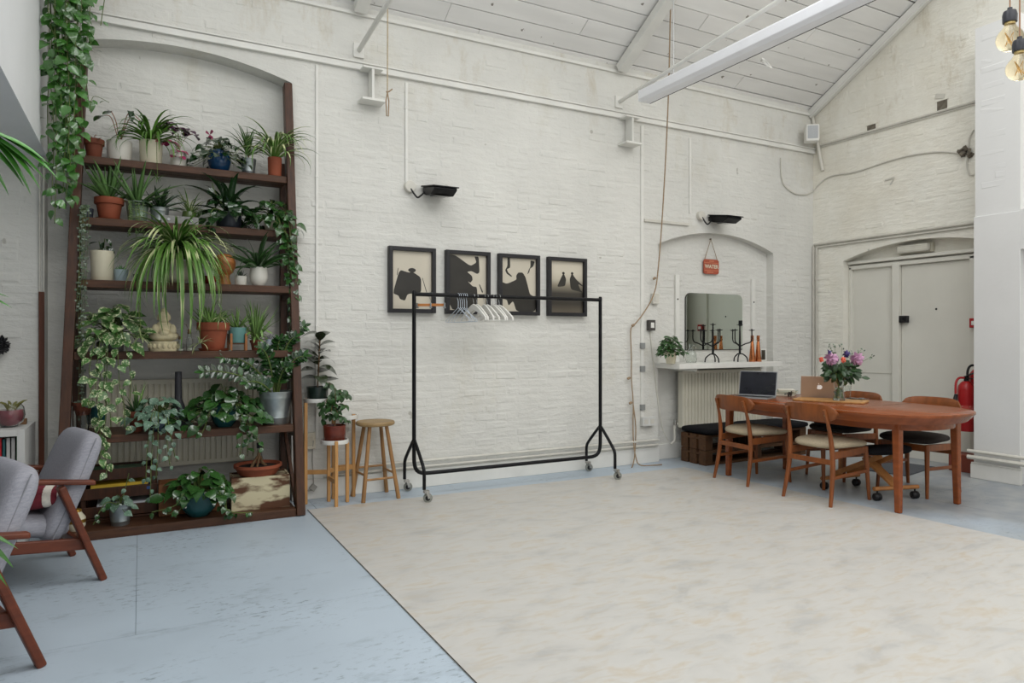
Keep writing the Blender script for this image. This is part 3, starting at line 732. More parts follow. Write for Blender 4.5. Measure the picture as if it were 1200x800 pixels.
_tmp = bpy.data.objects.new('lettering_curve', cu); COL.objects.link(_tmp); bpy.context.view_layer.update()
_me = bpy.data.meshes.new_from_object(_tmp.evaluated_get(bpy.context.evaluated_depsgraph_get())); bpy.data.objects.remove(_tmp)
_me.materials.clear(); _me.materials.append(M_letter)
to = bpy.data.objects.new('lettering', _me); COL.objects.link(to); to.parent = pl; to.location = (0, -.0155, 0); to.rotation_euler = (PI / 2, 0, 0)
for z in (.042, -.042): MB().box((0, -.015, z), (w * .96, .002, .008)).build('rule', mat('sign_stripe', 'c77a5c', rough=.6), pl)
MB().box((0, -.015, .062), (.07, .002, .016)).build('small_print', MATS['sign_stripe'], pl); MB().box((-.02, -.015, -.062), (.10, .002, .012)).build('small_print', MATS['sign_stripe'], pl)
MB().tube([(-.095, -.006, .075), (0, -.004, .31), (.095, -.006, .075)], .004, 6).build('string', M_rope, sg)
MB().lathe([(0, -.02), (.008, -.018), (.008, 0)], (0, .01, .31), 8, axis=(0, 1, 0)).build('nail', M_grime, sg)

M_rad = mat('radiator_enamel', 'dad6c6', rough=.4, var=.04)
M_radold = mat('radiator_cream', 'd6d1be', rough=.4, var=.05)
def radiator(x0, x1, z0, z1, y, lb, m, pitch=.045, valve=True):
    t = thing('radiator', lb, 'radiator', (x0, y, z0))
    w, h = x1 - x0, z1 - z0; n = int(w / pitch); prof = []
    for k in range(n):
        a = k * w / n; q = w / n
        prof += [(a, 0), (a + q * .62, 0), (a + q * .72, .012), (a + q * .9, .012)]
    prof.append((w, 0)); mb = MB()
    for (xa, da), (xb, db) in zip(prof, prof[1:]):
        mb.add([(xa, da - .05, .03), (xb, db - .05, .03), (xb, db - .05, h - .03), (xa, da - .05, h - .03)], [(0, 1, 2, 3)])
    mb.span((0, -.05, h - .03), (w, -.035, h)).span((0, -.05, 0), (w, -.035, .03))
    mb.span((0, -.036, .03), (w, -.03, h - .03))
    mb.build('front_panel', m, t, fix=False)
    MB().span((-.004, -.052, .01), (.012, .02, h - .01)).build('side_cover', m, t, bevel=.003); MB().span((w - .012, -.052, .01), (w + .004, .02, h - .01)).build('side_cover', m, t, bevel=.003)
    MB().span((0, -.045, h - .004), (w, .02, h + .004)).build('top_grille', m, t)
    for k in (-1, 1): MB().box((w / 2 + k * w * .35, .02, h * .6), (.05, .05, .2)).build('bracket', m, t)
    if valve:
        MB().tube(spline([(-.02, -.0, .05), (-.06, 0, .04), (-.07, 0, -.02), (-.07, .0, -.12), (-.12, .0, -.16)], 4), .011, 8).build('pipe', M_pipe, t)
        MB().lathe([(0, 0), (.018, 0), (.02, .03), (.014, .06), (0, .062)], (-.06, 0, .04), 10).build('valve', M_chrome, t)
    return t
xr = onx
radiator(ony(800, 440, 5.64).x, ony(892, 440, 5.64).x, .33, .945, 5.69, 'white panel radiator under the mirror shelf', M_rad)
radiator(ony(102, 450, 5.78).x, ony(303, 450, 5.78).x, .34, .985, 5.82, 'cream panel radiator behind the plant shelves', M_radold, pitch=.038, valve=False)

# red call point and extinguishers by the pier
p = Vector((7.0, 3.652, 1.40))
cp = thing('fire_call_point', 'small red fire call point beside the door, seen in the mirror', 'alarm', (7.30, 3.875, 1.40), PI / 2)
MB().box((0, .025, .045), (.095, .05, .095)).build('case', M_red, cp, bevel=.006)
MB().box((0, .052, .045), (.05, .006, .04)).build('glass_plate', M_white, cp, bevel=.001)
def extinguisher(x, y, z, h, lb, horn):
    t = thing('fire_extinguisher', lb, 'extinguisher', (x, y, z)); R = .075
    MB().lathe([(0, 0), (R * .9, 0), (R, .012), (R, h - .08), (R * .93, h - .045), (R * .6, h - .012), (.03, h), (0, h)], (0, 0, 0), 24).build('cylinder', M_red, t)
    MB().lathe([(R + .0006, .12), (R + .0006, .25)], (0, 0, 0), 24).build('instruction_label', mat('red_label_print', 'b5483f', rough=.5, var=.3, scale=40, col2='c4807a', contrast=(.55, .62)), t)
    MB().lathe([(0, h), (.022, h), (.022, h + .05), (0, h + .05)], (0, 0, 0), 12).build('valve', M_blackm, t)
    MB().bar((0, 0, h + .05), (-.06, -.10, h + .085), .018, .012).bar((0, 0, h + .03), (-.05, -.085, h + .03), .016, .01).build('lever', M_blackp, t, bevel=.003)
    MB().tube(spline([(0, 0, h + .03), (-.05, .04, h + .03), (-.085, .05, h - .02), (-.09, .05, h - .12)], 4), .011, 8).build('hose', M_red if horn else M_blackp, t)
    if horn: MB().lathe([(.014, .18), (.03, 0), (.026, 0), (.01, .18)], (-.115, .065, h - .30), 12, axis=(.25, -.05, 1)).build('horn', M_blackp, t)
    MB().box((.08, .02, h * .7), (.02, .08, .03)).build('bracket', M_blackm, t)
    return t
p = onx(1132.5, 480, 7.02); extinguisher(7.02, p.y, .40, .48, 'red fire extinguisher with black horn hung by the pier', True)
p = onx(1144, 480, 7.1); extinguisher(7.115, p.y - .01, .50, .50, 'second red fire extinguisher mostly hidden by the pier', False)
o = MB().span((7.0, 3.66, 0), (7.19, 3.98, .17)).build('extinguisher_plinth', mat('red_brown_paint', '7a3b2b', rough=.6, var=.15), bevel=.005); tag(o, 'red-brown painted block on the floor beneath the extinguishers', 'plinth')
pipes = thing('pier_pipes', 'pair of white pipes along the foot of the pier', 'pipe', (6.78, 3.66, .15))
for z, r in ((.10, .016), (.045, .02)): MB().tube([(0, .02, z), (0, -6.5, z)], r, 8).build('pipe', M_pipe, pipes)

# pendant bulbs top right
M_amber = mat('amber_glass', 'f4e9cf', rough=.02, var=.0, trans=1.0, ior=1.12)
M_fil = mat('filament', 'd8b070', rough=.4, emit=('ffd9a0', .05))
def pendant(u, v, d, lb):
    p = CP + ray(u, v) * d; R = 14.2 * d / FPX
    t = thing('pendant_bulb', lb, 'light bulb', p, 0, 'pendant bulbs at the end wall')
    MB().lathe([(0, -R)] + [(R * math.sin(a), -R * math.cos(a)) for a in [PI * k / 14 for k in range(1, 12)]] + [(R * .42, R * 1.12), (R * .36, R * 1.35)], (0, 0, 0), 24).build('glass_globe', M_amber, t)
    MB().lathe([(0, R * 1.2), (R * .4, R * 1.2), (R * .4, R * 1.4), (0, R * 1.4)], (0, 0, 0), 16).build('screw_base', mat('brass_base', 'c9b27a', rough=.35, metal=.8), t)
    MB().lathe([(0, R * 1.38), (R * .52, R * 1.38), (R * .54, R * 2.0), (R * .46, R * 2.3), (R * .2, R * 2.38), (R * .18, R * 2.6), (0, R * 2.6)], (0, 0, 0), 18).build('holder', mat('dark_bakelite', '33343a', rough=.4), t)
    MB().tube([(0, 0, R * 2.5), (0, 0, roof_z(p.y) - p.z - .02)], .0035, 6).build('flex', mat('copper_flex', 'a37a5e', rough=.7), t)
    MB().tube([(R * .3 * math.cos(k * 2.0), R * .3 * math.sin(k * 2.0), R * (.55 if k % 2 else -.45)) for k in range(9)], .0016, 5).build('filament', M_fil, t)
    return t
pendant(1183.5, 46, 3.3, 'amber globe bulb hanging further left at the top right corner')
pendant(1195, 80, 3.0, 'amber globe bulb hanging lower and nearer the frame edge')
# ------------------------------------------------------------------ vinyl sheet
def vinyl_mat():
    m = mat('cream_marbled_vinyl', 'd6d1c3', rough=.38, var=.0, spec=.5)
    nt = m.node_tree; N = nt.nodes; L = nt.links; b = N['Principled BSDF']
    tc = N.new('ShaderNodeTexCoord'); mp = N.new('ShaderNodeMapping'); mp.inputs['Rotation'].default_value = (0, 0, .5); mp.inputs['Scale'].default_value = (1, 1.8, 1)
    L.new(tc.outputs['Object'], mp.inputs[0])
    w = N.new('ShaderNodeTexNoise'); w.inputs['Scale'].default_value = 3.2; w.inputs['Detail'].default_value = 6; w.inputs['Roughness'].default_value = .6; w.inputs['Distortion'].default_value = .5
    L.new(mp.outputs[0], w.inputs['Vector'])
    cr = N.new('ShaderNodeValToRGB'); L.new(w.outputs['Fac'], cr.inputs[0]); e = cr.color_ramp.elements
    e[0].position = .30; e[0].color = (*lin('b0afac'), 1); e[1].position = .70; e[1].color = (*lin('bfb5a5'), 1)
    k = e.new(.45); k.color = (*lin('c0beb9'), 1); k = e.new(.58); k.color = (*lin('c4c2bd'), 1)
    w2 = N.new('ShaderNodeTexNoise'); w2.inputs['Scale'].default_value = 11; w2.inputs['Detail'].default_value = 7; w2.inputs['Distortion'].default_value = .8
    mp2 = N.new('ShaderNodeMapping'); mp2.inputs['Rotation'].default_value = (0, 0, .3); mp2.inputs['Scale'].default_value = (.7, 2.2, 1); L.new(tc.outputs['Object'], mp2.inputs[0]); L.new(mp2.outputs[0], w2.inputs['Vector'])
    rr2 = N.new('ShaderNodeMapRange'); rr2.inputs[1].default_value = .50; rr2.inputs[2].default_value = .68; rr2.inputs[4].default_value = .45; L.new(w2.outputs['Fac'], rr2.inputs[0])
    mxx = N.new('ShaderNodeMix'); mxx.data_type = 'RGBA'; L.new(rr2.outputs[0], mxx.inputs[0]); L.new(cr.outputs[0], mxx.inputs[6]); mxx.inputs[7].default_value = (*lin('b8ab95'), 1)
    L.new(mxx.outputs[2], b.inputs['Base Color'])
    n2 = N.new('ShaderNodeTexNoise'); n2.inputs['Scale'].default_value = 3; L.new(tc.outputs['Object'], n2.inputs['Vector'])
    bp = N.new('ShaderNodeBump'); bp.inputs['Strength'].default_value = .06; bp.inputs['Distance'].default_value = .02; L.new(n2.outputs['Fac'], bp.inputs['Height']); L.new(bp.outputs[0], b.inputs['Normal'])
    return m
o = MB().prism([(1.112, -2.5), (5.12, -2.5), (4.972, 2.36), (4.835, 4.7), (4.80, 5.305), (1.105, 5.335)], lambda p, t: (p[0], p[1], t), .0005, .0035).build('vinyl_sheet', vinyl_mat())
tag(o, 'large cream marbled vinyl sheet laid over the blue-grey floor', 'floor covering')
struct_edge = MB().bar((1.108, 5.33, .003), (1.115, -2.4, .003), .004, .005).build('sheet_edge', M_gap, o)

# ------------------------------------------------------------------ clothes rail
XL, XRr, YR = 1.965, 3.815, 5.36
cr = thing('clothes_rail', 'black steel clothes rail on four castors before the framed prints', 'clothes rail', ((XL + XRr) / 2, YR, 0))
hw = (XRr - XL) / 2; r = .0165; zt = 1.655
for s in (-1, 1):
    MB().tube([(s * hw, 0, zt + .012), (s * hw, 0, .47)], r, 12).build('upright', M_blackm, cr)
    MB().lathe([(0, .02), (r * .7, .018), (r * 1.05, .006), (r * 1.05, -.02)], (s * hw, 0, zt + .012), 12).build('end_cap', M_blackm, cr)
    for q in (-1, 1):
        lg = MB().tube(spline([(s * hw, 0, .47), (s * hw, q * .05, .43), (s * hw, q * .19, .30), (s * hw, q * .225, .25), (s * hw, q * .23, .2), (s * hw, q * .23, .105)], 4), r * .85, 10).build('leg', M_blackm, cr)
        cx = s * hw + .03
        cs = MB().lathe([(0, -.014), (.02, -.014), (.036, -.010), (.038, 0), (.036, .010), (.02, .014), (0, .014)], (cx, q * .23 - .0, .038), 18, axis=(.35, 1, 0)).build('castor_wheel', mat('grey_rubber', '8b8d86', rough=.6), cr)
        MB().lathe([(0, -.018), (.02, -.018), (.02, .018), (0, .018)], (cx, q * .23, .038), 14, axis=(.35, 1, 0)).build('hub', M_blackp, cs)
        MB().box((cx - .012, q * .23, .088), (.04, .04, .02)).bar((cx - .012, q * .23 - .022, .09), (cx + .004, q * .23 - .022, .035), .006, .02).bar((cx - .012, q * .23 + .022, .09), (cx + .004, q * .23 + .022, .035), .006, .02).build('fork', M_chrome, cs)
MB().tube([(-hw, 0, zt), (hw, 0, zt)], r, 12).build('top_bar', M_blackm, cr)
MB().tube([(-hw, 0, .47)] + bez((-hw, 0, .33), (-hw, 0, .22), (-hw + .02, 0, .185), (-hw + .13, 0, .185), 8) + bez((hw - .13, 0, .185), (hw - .02, 0, .185), (hw, 0, .22), (hw, 0, .33), 8) + [(hw, 0, .47)], r, 12).build('bottom_bar', M_blackm, cr)

# hangers
M_wire = mat('pale_blue_wire', 'c9d2dc', rough=.35, var=.05)
M_hang = mat('white_hanger', 'e4e2dc', rough=.45, var=.04)
M_owood = mat('orange_wood', 'b8763f', rough=.5, var=.2, scale=8, stretch=(6, 1, 6))
def wire_hanger(u, yaw, lb):
    x = ony(u, 345, YR).x
    t = thing('wire_hanger', lb, 'hanger', (x, YR, zt), yaw, 'hangers on the rail')
    hook = [(0, .021 * math.sin(a), -.002 + .021 * math.cos(a)) for a in [-2.2 + 3.9 * k / 10 for k in range(11)]]
    hook = [(0, -p[1], p[2]) for p in hook]
    MB().tube(hook[::-1] + [(0, 0, -.05), (0, 0, -.10)], .0022, 6).build('hook', M_wire, t)
    MB().tube(spline([(0, 0, -.10), (0, -.02, -.112), (0, -.19, -.20), (0, -.205, -.212), (0, -.19, -.222), (0, 0, -.224), (0, .19, -.222), (0, .205, -.212), (0, .19, -.20), (0, .02, -.112), (0, 0, -.10)], 3), .0024, 6).build('frame', M_wire, t)
for k, (u, yw) in enumerate(((537, .12), (539.5, -.05), (542, .2), (544.5, .02), (547, -.18))):
    wire_hanger(u, yw, ('leftmost pale wire hanger on the rail', 'second pale wire hanger from the left on the rail', 'middle one of the five pale wire hangers', 'fourth pale wire hanger from the left on the rail', 'pale wire hanger next to the white wooden hangers')[k])
def wood_hanger(u, yaw, lb, w=.215):
    x = ony(u, 348, YR).x
    t = thing('wooden_hanger', lb, 'hanger', (x, YR, zt), yaw, 'hangers on the rail')
    hook = [(0, -.021 * math.sin(a), -.002 + .021 * math.cos(a)) for a in [-2.2 + 3.9 * k / 10 for k in range(11)]]
    MB().tube(hook[::-1] + [(0, 0, -.05), (0, 0, -.075)], .002, 6).build('hook', M_steel, t)
    top = [(y, -.068 - .115 * (abs(y) / w) ** 1.35) for y in [lerp(-w, w, k / 16) for k in range(17)]]
    bot = [(y, z - .040 - .010 * math.cos(y / w * PI)) for y, z in reversed(top)]
    MB().prism(top + bot, lambda p, s: (s, p[0], p[1]), -.008, .008).build('shoulders', M_hang, t, bevel=.004)
    MB().tube([(0, -w * .8, -.19), (0, w * .8, -.19)], .005, 6).build('trouser_bar', M_hang, t)
for k, (u, yw) in enumerate(((555, .06), (559, 0), (567.5, -.08), (571, .04), (577.5, .05), (581, 0), (585, .1))):
    wood_hanger(u, yw, ['first', 'second', 'third', 'fourth', 'fifth', 'sixth', 'last'][k] + ' white wooden hanger from the wire ones along the rail')
x = ony(505, 350, YR).x
t = thing('clip_hanger', 'orange wooden trouser hanger with metal clips at the left end of the rail', 'hanger', (x, YR, zt), 1.0, 'hangers on the rail')
hook = [(0, -.021 * math.sin(a), -.002 + .021 * math.cos(a)) for a in [-2.2 + 3.9 * k / 10 for k in range(11)]]
MB().tube(hook[::-1] + [(0, 0, -.05), (0, 0, -.075)], .002, 6).build('hook', M_steel, t)
MB().box((0, 0, -.085), (.016, .24, .022)).build('bar', M_owood, t, bevel=.003)
for y in (-.115, .0, .115): MB().box((0, y, -.085), (.028, .012, .034)).box((0, y, -.106), (.03, .02, .012)).build('clip', M_steel, t, bevel=.002)

# ------------------------------------------------------------------ wooden stool
M_stool = mat('worn_oak', '9c7448', rough=.55, var=.22, scale=5, stretch=(5, 5, .7), bump=.1)
M_seat = mat('worn_oak_seat', '9a8058', rough=.5, var=.22, scale=5, stretch=(1, 6, 6), bump=.08)
t = thing('wooden_stool', 'round-seated wooden stool with four splayed legs by the wall', 'stool', (1.685, 5.505, 0), .05)
MB().lathe([(0, .588), (.14, .588), (.155, .595), (.158, .61), (.150, .622), (.12, .624), (0, .62)], (0, 0, 0), 32).build('seat', M_seat, t)
ft = {}
for sx in (-1, 1):
    for sy in (-1, 1):
        a, c = Vector((sx * .07, sy * .065, .59)), Vector((sx * .148, sy * .135, 0)); ft[sx, sy] = (a, c)
        MB().tube([a, c], [.015, .017], 10).build('leg', M_stool, t)
P_ = lambda sx, sy, z: ft[sx, sy][1].lerp(ft[sx, sy][0], z / .59)
for (a, c, z) in (((-1, -1), (1, -1), .17), ((-1, 1), (1, 1), .235), ((-1, -1), (-1, 1), .205), ((1, -1), (1, 1), .205)):
    MB().tube([P_(*a, z), P_(*c, z)], .009, 8).build('stretcher', M_stool, t)

# ------------------------------------------------------------------ three-tier plant stand
M_pine = mat('light_oak', 'b98a54', rough=.5, var=.15, scale=5, stretch=(5, 5, .7))
t = thing('plant_stand', 'three-tier plant stand of white round trays on oak legs', 'plant stand', (1.32, 5.45, 0))
O_ = Vector((1.32, 5.45, 0))
TR = {'low': (Vector((1.335, 5.43, .475)), .105), 'mid': (Vector((1.455, 5.58, .645)), .10), 'high': (Vector((1.235, 5.57, .79)), .10)}
for nm, (c, r) in TR.items():
    MB().lathe([(0, 0), (r, 0), (r + .002, .004), (r + .002, .032), (r - .004, .032), (r - .004, .008), (0, .008)], c - O_, 28).build('tray', mat('white_tray', 'e4e3de', rough=.4, var=.02), t)
legs = [((1.315, 5.535), .475), ((1.322, 5.325), .505), ((1.44, 5.45), .475), ((1.535, 5.61), .675), ((1.37, 5.61), .645), ((1.15, 5.61), .82), ((1.135, 5.53), .79)]
for (x, y), z in legs: MB().box(Vector((x, y, z / 2)) - O_, (.026, .026, z)).build('leg', M_pine, t, bevel=.004)
for a, c, z in (((1.15, 5.61), (1.315, 5.535), .235), ((1.315, 5.535), (1.535, 5.61), .245), ((1.315, 5.535), (1.322, 5.325), .19), ((1.37, 5.61), (1.535, 5.61), .25)):
    MB().bar(Vector((*a, z)) - O_, Vector((*c, z)) - O_, .016, .035).build('rail', M_pine, t, bevel=.003)

# ------------------------------------------------------------------ armchairs
M_teak = mat('teak', '642f19', rough=.42, var=.28, scale=4, stretch=(1.2, 8, 8), bump=.03, bscale=90)
def fabric(name, col, s=260.0):
    m = mat(name, col, rough=.95, var=.12, scale=35, spec=.15, stretch=(1, 4, 4))
    nt = m.node_tree; N = nt.nodes; L = nt.links; b = N['Principled BSDF']
    tc = N.new('ShaderNodeTexCoord'); w = N.new('ShaderNodeTexNoise'); w.inputs['Scale'].default_value = s; w.inputs['Detail'].default_value = 1
    L.new(tc.outputs['Object'], w.inputs['Vector'])
    bp = N.new('ShaderNodeBump'); bp.inputs['Strength'].default_value = .35; bp.inputs['Distance'].default_value = .004
    L.new(w.outputs['Fac'], bp.inputs['Height']); L.new(bp.outputs[0], b.inputs['Normal'])
    return m
M_grey = fabric('grey_tweed', '9b9ba3')
def pad(mb, size, fn=None, e=5.0, nu=28, nv=14):
    """soft superellipsoid cushion; fn bends a point"""
    vv = []; ff = []
    sg = lambda a, p: math.copysign(abs(a) ** p, a)
    for i in range(nv + 1):
        ph = -PI / 2 + PI * i / nv
        for k in range(nu):
            th = 2 * PI * k / nu
            p = Vector((sg(math.cos(ph), 2 / e) * sg(math.cos(th), 2 / e) * size[0] / 2, sg(math.cos(ph), 2 / e) * sg(math.sin(th), 2 / e) * size[1] / 2, sg(math.sin(ph), 2 / 2.6) * size[2] / 2))
            vv.append(fn(p) if fn else p)
    for i in range(nv):
        for k in range(nu): ff.append((i * nu + k, i * nu + (k + 1) % nu, (i + 1) * nu + (k + 1) % nu, (i + 1) * nu + k))
    mb.add(vv, ff, True); return mb
def armchair(loc, rz, lb):
    t = thing('armchair', lb, 'armchair', loc, rz, 'grey armchairs by the shelves')
    for s in (-1, 1):
        y = s * .295
        MB().bar((0.01, y, 0), (.21, y, .53), .035, .05, up=(0, 1, 0), h2=.075).build('leg', M_teak, t, bevel=.008)
        MB().bar((.66, y, 0), (.57, y, .59), .035, .045, up=(0, 1, 0), h2=.06).build('leg', M_teak, t, bevel=.008)
        MB().prism([(.05, -.02), (.30, -.028), (.60, -.034), (.70, -.02), (.715, .01), (.70, .035), (.60, .04), (.30, .03), (.05, .022)], lambda p, z: (p[0], y + s * p[1], z + .515 + .15 * (p[0] - .05)), 0, .026).build('armrest', M_teak, t, bevel=.008)
        MB().bar((.085, y * .93, .205), (.635, y * .93, .275), .024, .062, up=(0, 0, 1)).build('side_rail', M_teak, t, bevel=.006)
    MB().bar((.63, -.28, .26), (.63, .28, .26), .024, .06).build('cross_rail', M_teak, t, bevel=.004); MB().bar((.13, -.28, .22), (.13, .28, .22), .024, .05).build('cross_rail', M_teak, t, bevel=.004)
    # seat
    pad(MB(), (.58, .50, .13), lambda p: Vector((p.x + .42, p.y, p.z + .335 + .11 * (p.x) / .58 + .008 * math.cos(p.x * 5)))).build('seat_cushion', M_grey, t)
    # back: tall slab leaning back, rounded at the top corners
    d = Vector((-.38, 0, .925)).normalized(); n = Vector((d.z, 0, -d.x))
    def bend(p):
        return Vector((.14, 0, .505)) + d * p.x + Vector((0, 1, 0)) * p.y * (1 - .07 * max(0, p.x / .3)) + n * (p.z - .012 * math.cos(p.y * 5))
    bk = pad(MB(), (.60, .56, .13), bend, e=6.5).build('backrest', M_grey, t)
    MB().tube([bend(Vector((-.31 * math.cos(a) if False else lerp(-.27, .275, k / 12), .277, .0))) for k, a in enumerate([0] * 13)], .003, 6).build('piping', mat('grey_piping', '85858b', rough=.9), bk)
    return t
rzA = math.atan2(-.306, -.952)
armchair((-.258, 4.61, 0), rzA, 'grey upholstered teak armchair nearest the plant shelves')
armchair((-.445, 3.58, 0), rzA + .06, 'grey upholstered teak armchair cut by the left frame edge')
# patterned cushion on the first armchair
t = thing('patterned_cushion', 'small maroon cushion with cream and yellow zigzag on the armchair', 'cushion', (-.50, 4.43, .465), -.15)
M_mar = mat('maroon_knit', '6e2630', rough=.95, var=.15, scale=50)
o = pad(MB(), (.27, .28, .13), lambda p: p + Vector((-.02, 0, 0)), e=3.0).build('cover', M_mar, t)
for x, sz, c in ((.075, (.085, .25, .115), 'e3ddd0'), (.100, (.075, .22, .10), '7a2a34'), (.122, (.06, .185, .085), 'e3ddd0'), (.142, (.05, .14, .065), 'c9a345')):
    pad(MB(), sz, lambda p: p + Vector((x, 0, 0)), e=3.0).build('knit_band', mat('knit_' + c, c, rough=.95, var=.12, scale=60), t)

# ------------------------------------------------------------------ white bookcase with books
xb, yf, zb = -.63, 5.18, .735
t = thing('bookcase', 'low white bookcase against the wall at the left frame edge', 'bookcase', (xb, yf, 0))
M_bc = mat('white_laminate', 'cfcfcc', rough=.5, var=.02)
D = YW - .03 - yf
MB().span((-.04, 0, 0), (0, D, zb)).build('side', M_bc, t, bevel=.002); MB().span((-1.5, 0, 0), (-1.46, D, zb)).build('side', M_bc, t, bevel=.002)
MB().span((-1.46, 0, zb - .04), (-.04, D, zb)).build('top', M_bc, t, bevel=.002); MB().span((-1.46, 0, 0), (-.04, D, .04)).build('bottom', M_bc, t)
MB().span((-1.46, .01, .36), (-.04, D, .38)).build('shelf', M_bc, t); MB().span((-1.46, D - .01, 0), (-.04, D, zb)).build('back', M_bc, t); MB().span((-.76, .01, .04), (-.74, D, zb - .04)).build('divider', M_bc, t)
for u0, u1, c, lb, h in ((-6, 2.2, 'c4262c', 'red spined book at the left frame edge in the white bookcase', .30), (2.6, 6.6, '2f5f63', 'teal spined book beside the red one in the white bookcase', .295), (7.2, 12.2, 'd2cfcb', 'left one of two white spined books in the bookcase', .30), (13.0, 18.0, 'd9d6d2', 'right one of two white spined books in the bookcase', .30), (18.8, 23.2, '1f7a3c', 'green spined book nearest the bookcase side', .31)):
    a, c_ = ony(u0, 520, yf + .05), ony(u1, 520, yf + .05); w = c_.x - a.x
    b = thing('book', lb, 'book', ((a.x + c_.x) / 2, yf + .05, .381), 0, 'books in the white bookcase')
    MB().span((-w / 2, .004, .003), (w / 2, .21, h - .003)).build('pages', mat('page_paper', 'd8d2c2', rough=.9), b)
    cv = mat('cover_' + c + lb[:3], c, rough=.5, var=.05)
    MB().span((-w / 2 - .001, 0, 0), (w / 2 + .001, .006, h)).span((-w / 2 - .001, 0, 0), (-w / 2 + .002, .215, h)).span((w / 2 - .002, 0, 0), (w / 2 + .001, .215, h)).build('cover', cv, b)

# fish-bowl vase and wooden block on the bookcase
pb = Vector((ony(11, 505, 5.36).x, 5.36, zb))
t = thing('bowl_vase', 'round glass bowl of pink water and cut leaves on the white bookcase', 'vase', pb)
M_glass = mat('clear_glass', 'f2f5f3', rough=.03, var=0, trans=1.0, ior=1.3)
R = .085
MB().lathe([(0, .004), (.04, .004), (.072, .03), (R, .075), (.078, .125), (.058, .15), (.054, .15), (.073, .122), (R - .005, .075), (.068, .034), (.04, .01), (0, .01)], (0, 0, 0), 24).build('bowl', M_glass, t)
MB().lathe([(0, .012), (.04, .012), (.066, .036), (.078, .075), (.072, .11), (0, .11)], (0, 0, 0), 20).build('water', mat('pink_water', '9a5a63', rough=.1, var=.2, scale=20), t)
lf = MB()
for k in range(4): lf.tube(bez((0, 0, .08), (.01 * k, .01, .12), (.03 * k - .03, 0, .17), (.05 * k - .06, .01 * k, .155 + .01 * (k % 2)), 5), [.004, .007, .012, .010, .006, .002], 5)
lf.build('cut_leaves', mat('olive_leaf', '6c6a35', rough=.6, var=.3, scale=20), t)
o = MB().box((0, 0, .018), (.05, .05, .036)).build('wooden_block', mat('small_block_wood', '7a5a3c', rough=.6, var=.2), bevel=.003); o.location = (ony(26, 495, 5.5).x, 5.5, zb); tag(o, 'small brown wooden block behind the glass bowl', 'block')
# black burr-like wall ornament at the frame edge
p = ony(-3, 404, YW - .07); mb = MB(); rk = random.Random(8); mb.sphere(p, .05, 12, 8)
for k in range(90):
    d = Vector((rk.gauss(0, 1), rk.gauss(0, 1), rk.gauss(0, 1))).normalized(); q = p + d * .045; mb.lathe([(.008, 0), (.006, .02), (0, .03)], q, 5, axis=d)
tag(mb.build('burr_ornament', M_black), 'black spiky round ornament on the wall at the left frame edge', 'ornament')
# batten and cable cover beside the niche
a, c = ony(49.5, 342, YW), ony(49.5, 560, YW)
tag(MB().span((a.x - .018, YW - .03, .16), (a.x + .014, YW, a.z)).build('wall_batten', mat('dark_varnish', '5a2f1c', rough=.4, var=.25, scale=5, stretch=(6, 6, .6)), bevel=.004), 'dark varnished vertical batten left of the plant shelves', 'batten')
tag(MB().span((a.x - .018, YW - .02, a.z), (a.x - .008, YW, 2.53)).span((a.x + .004, YW - .02, a.z), (a.x + .014, YW, 2.53)).build('cable_trunking', M_pipe, bevel=.003), 'white trunking above the dark batten left of the plant shelves', 'trunking')
# ------------------------------------------------------------------ dining table
M_tteak = mat('table_teak', '86451f', rough=.27, var=.2, scale=3, stretch=(8, .8, 8))
M_cteak = mat('chair_teak', '7f461f', rough=.4, var=.22, scale=5, stretch=(5, 5, 1))
t = thing('dining_table', 'long oval-ended teak dining table with four tapered legs', 'table', (5.27, 3.98, 0))
def oval_end(hx, y0, y1, e=2.5, end=.62, n=14, k=1.0):
    """rounded-end outline, counter-clockwise"""
    sgn = lambda a: math.copysign(abs(a) ** (2 / e), a)
    o = []
    for i in range(n + 1):
        a = PI * i / n; o.append((hx * sgn(math.cos(a)) * k, (y1 - end) + end * sgn(math.sin(a)) * k))
    for i in range(n + 1):
        a = PI + PI * i / n; o.append((hx * sgn(math.cos(a)) * k, (y0 + end) + end * sgn(math.sin(a)) * k))
    return o
def loft(mb, outs, smooth=True):
    n = len(outs[0][0]); vv = [(x, y, z) for o, z in outs for x, y in o]; ff = []
    for i in range(len(outs) - 1):
        for k in range(n): ff.append((i * n + k, i * n + (k + 1) % n, (i + 1) * n + (k + 1) % n, (i + 1) * n + k))
    mb.add(vv, ff, smooth)
    b = len(mb.v) - len(vv)
    mb.f.append([b + k for k in reversed(range(n))]); mb.sm.append(False)
    mb.f.append([b + (len(outs) - 1) * n + k for k in range(n)]); mb.sm.append(False)
    return mb
y0, y1 = 2.90 - 3.98, 5.0 - 3.98
top = loft(MB(), [(oval_end(.50, y0 + .05, y1 - .05), .665), (oval_end(.535, y0 + .006, y1 - .006), .715), (oval_end(.54, y0, y1), .722), (oval_end(.54, y0, y1), .738), (oval_end(.537, y0 + .004, y1 - .004), .741)]).build('tabletop', M_tteak, t)
MB().box((0, .12, .7413), (1.05, .0025, .0012)).build('leaf_joint', M_gap, top); MB().box((0, -.38, .7413), (1.06, .0025, .0012)).build('leaf_joint', M_gap, top)
loft(MB(), [(oval_end(.44, y0 + .12, y1 - .12), .615), (oval_end(.44, y0 + .12, y1 - .12), .67)]).build('apron', M_tteak, t)
for x, y in ((4.952, 3.175), (5.625, 3.13), (4.885, 4.795), (5.62, 4.76)):
    lx, ly = x - 5.27, y - 3.98
    MB().bar((lx, ly, 0), (lx * .985, ly * .985, .69), .043, .043, up=(0, 1, 0), w2=.060, h2=.060).build('leg', M_tteak, t, bevel=.008)

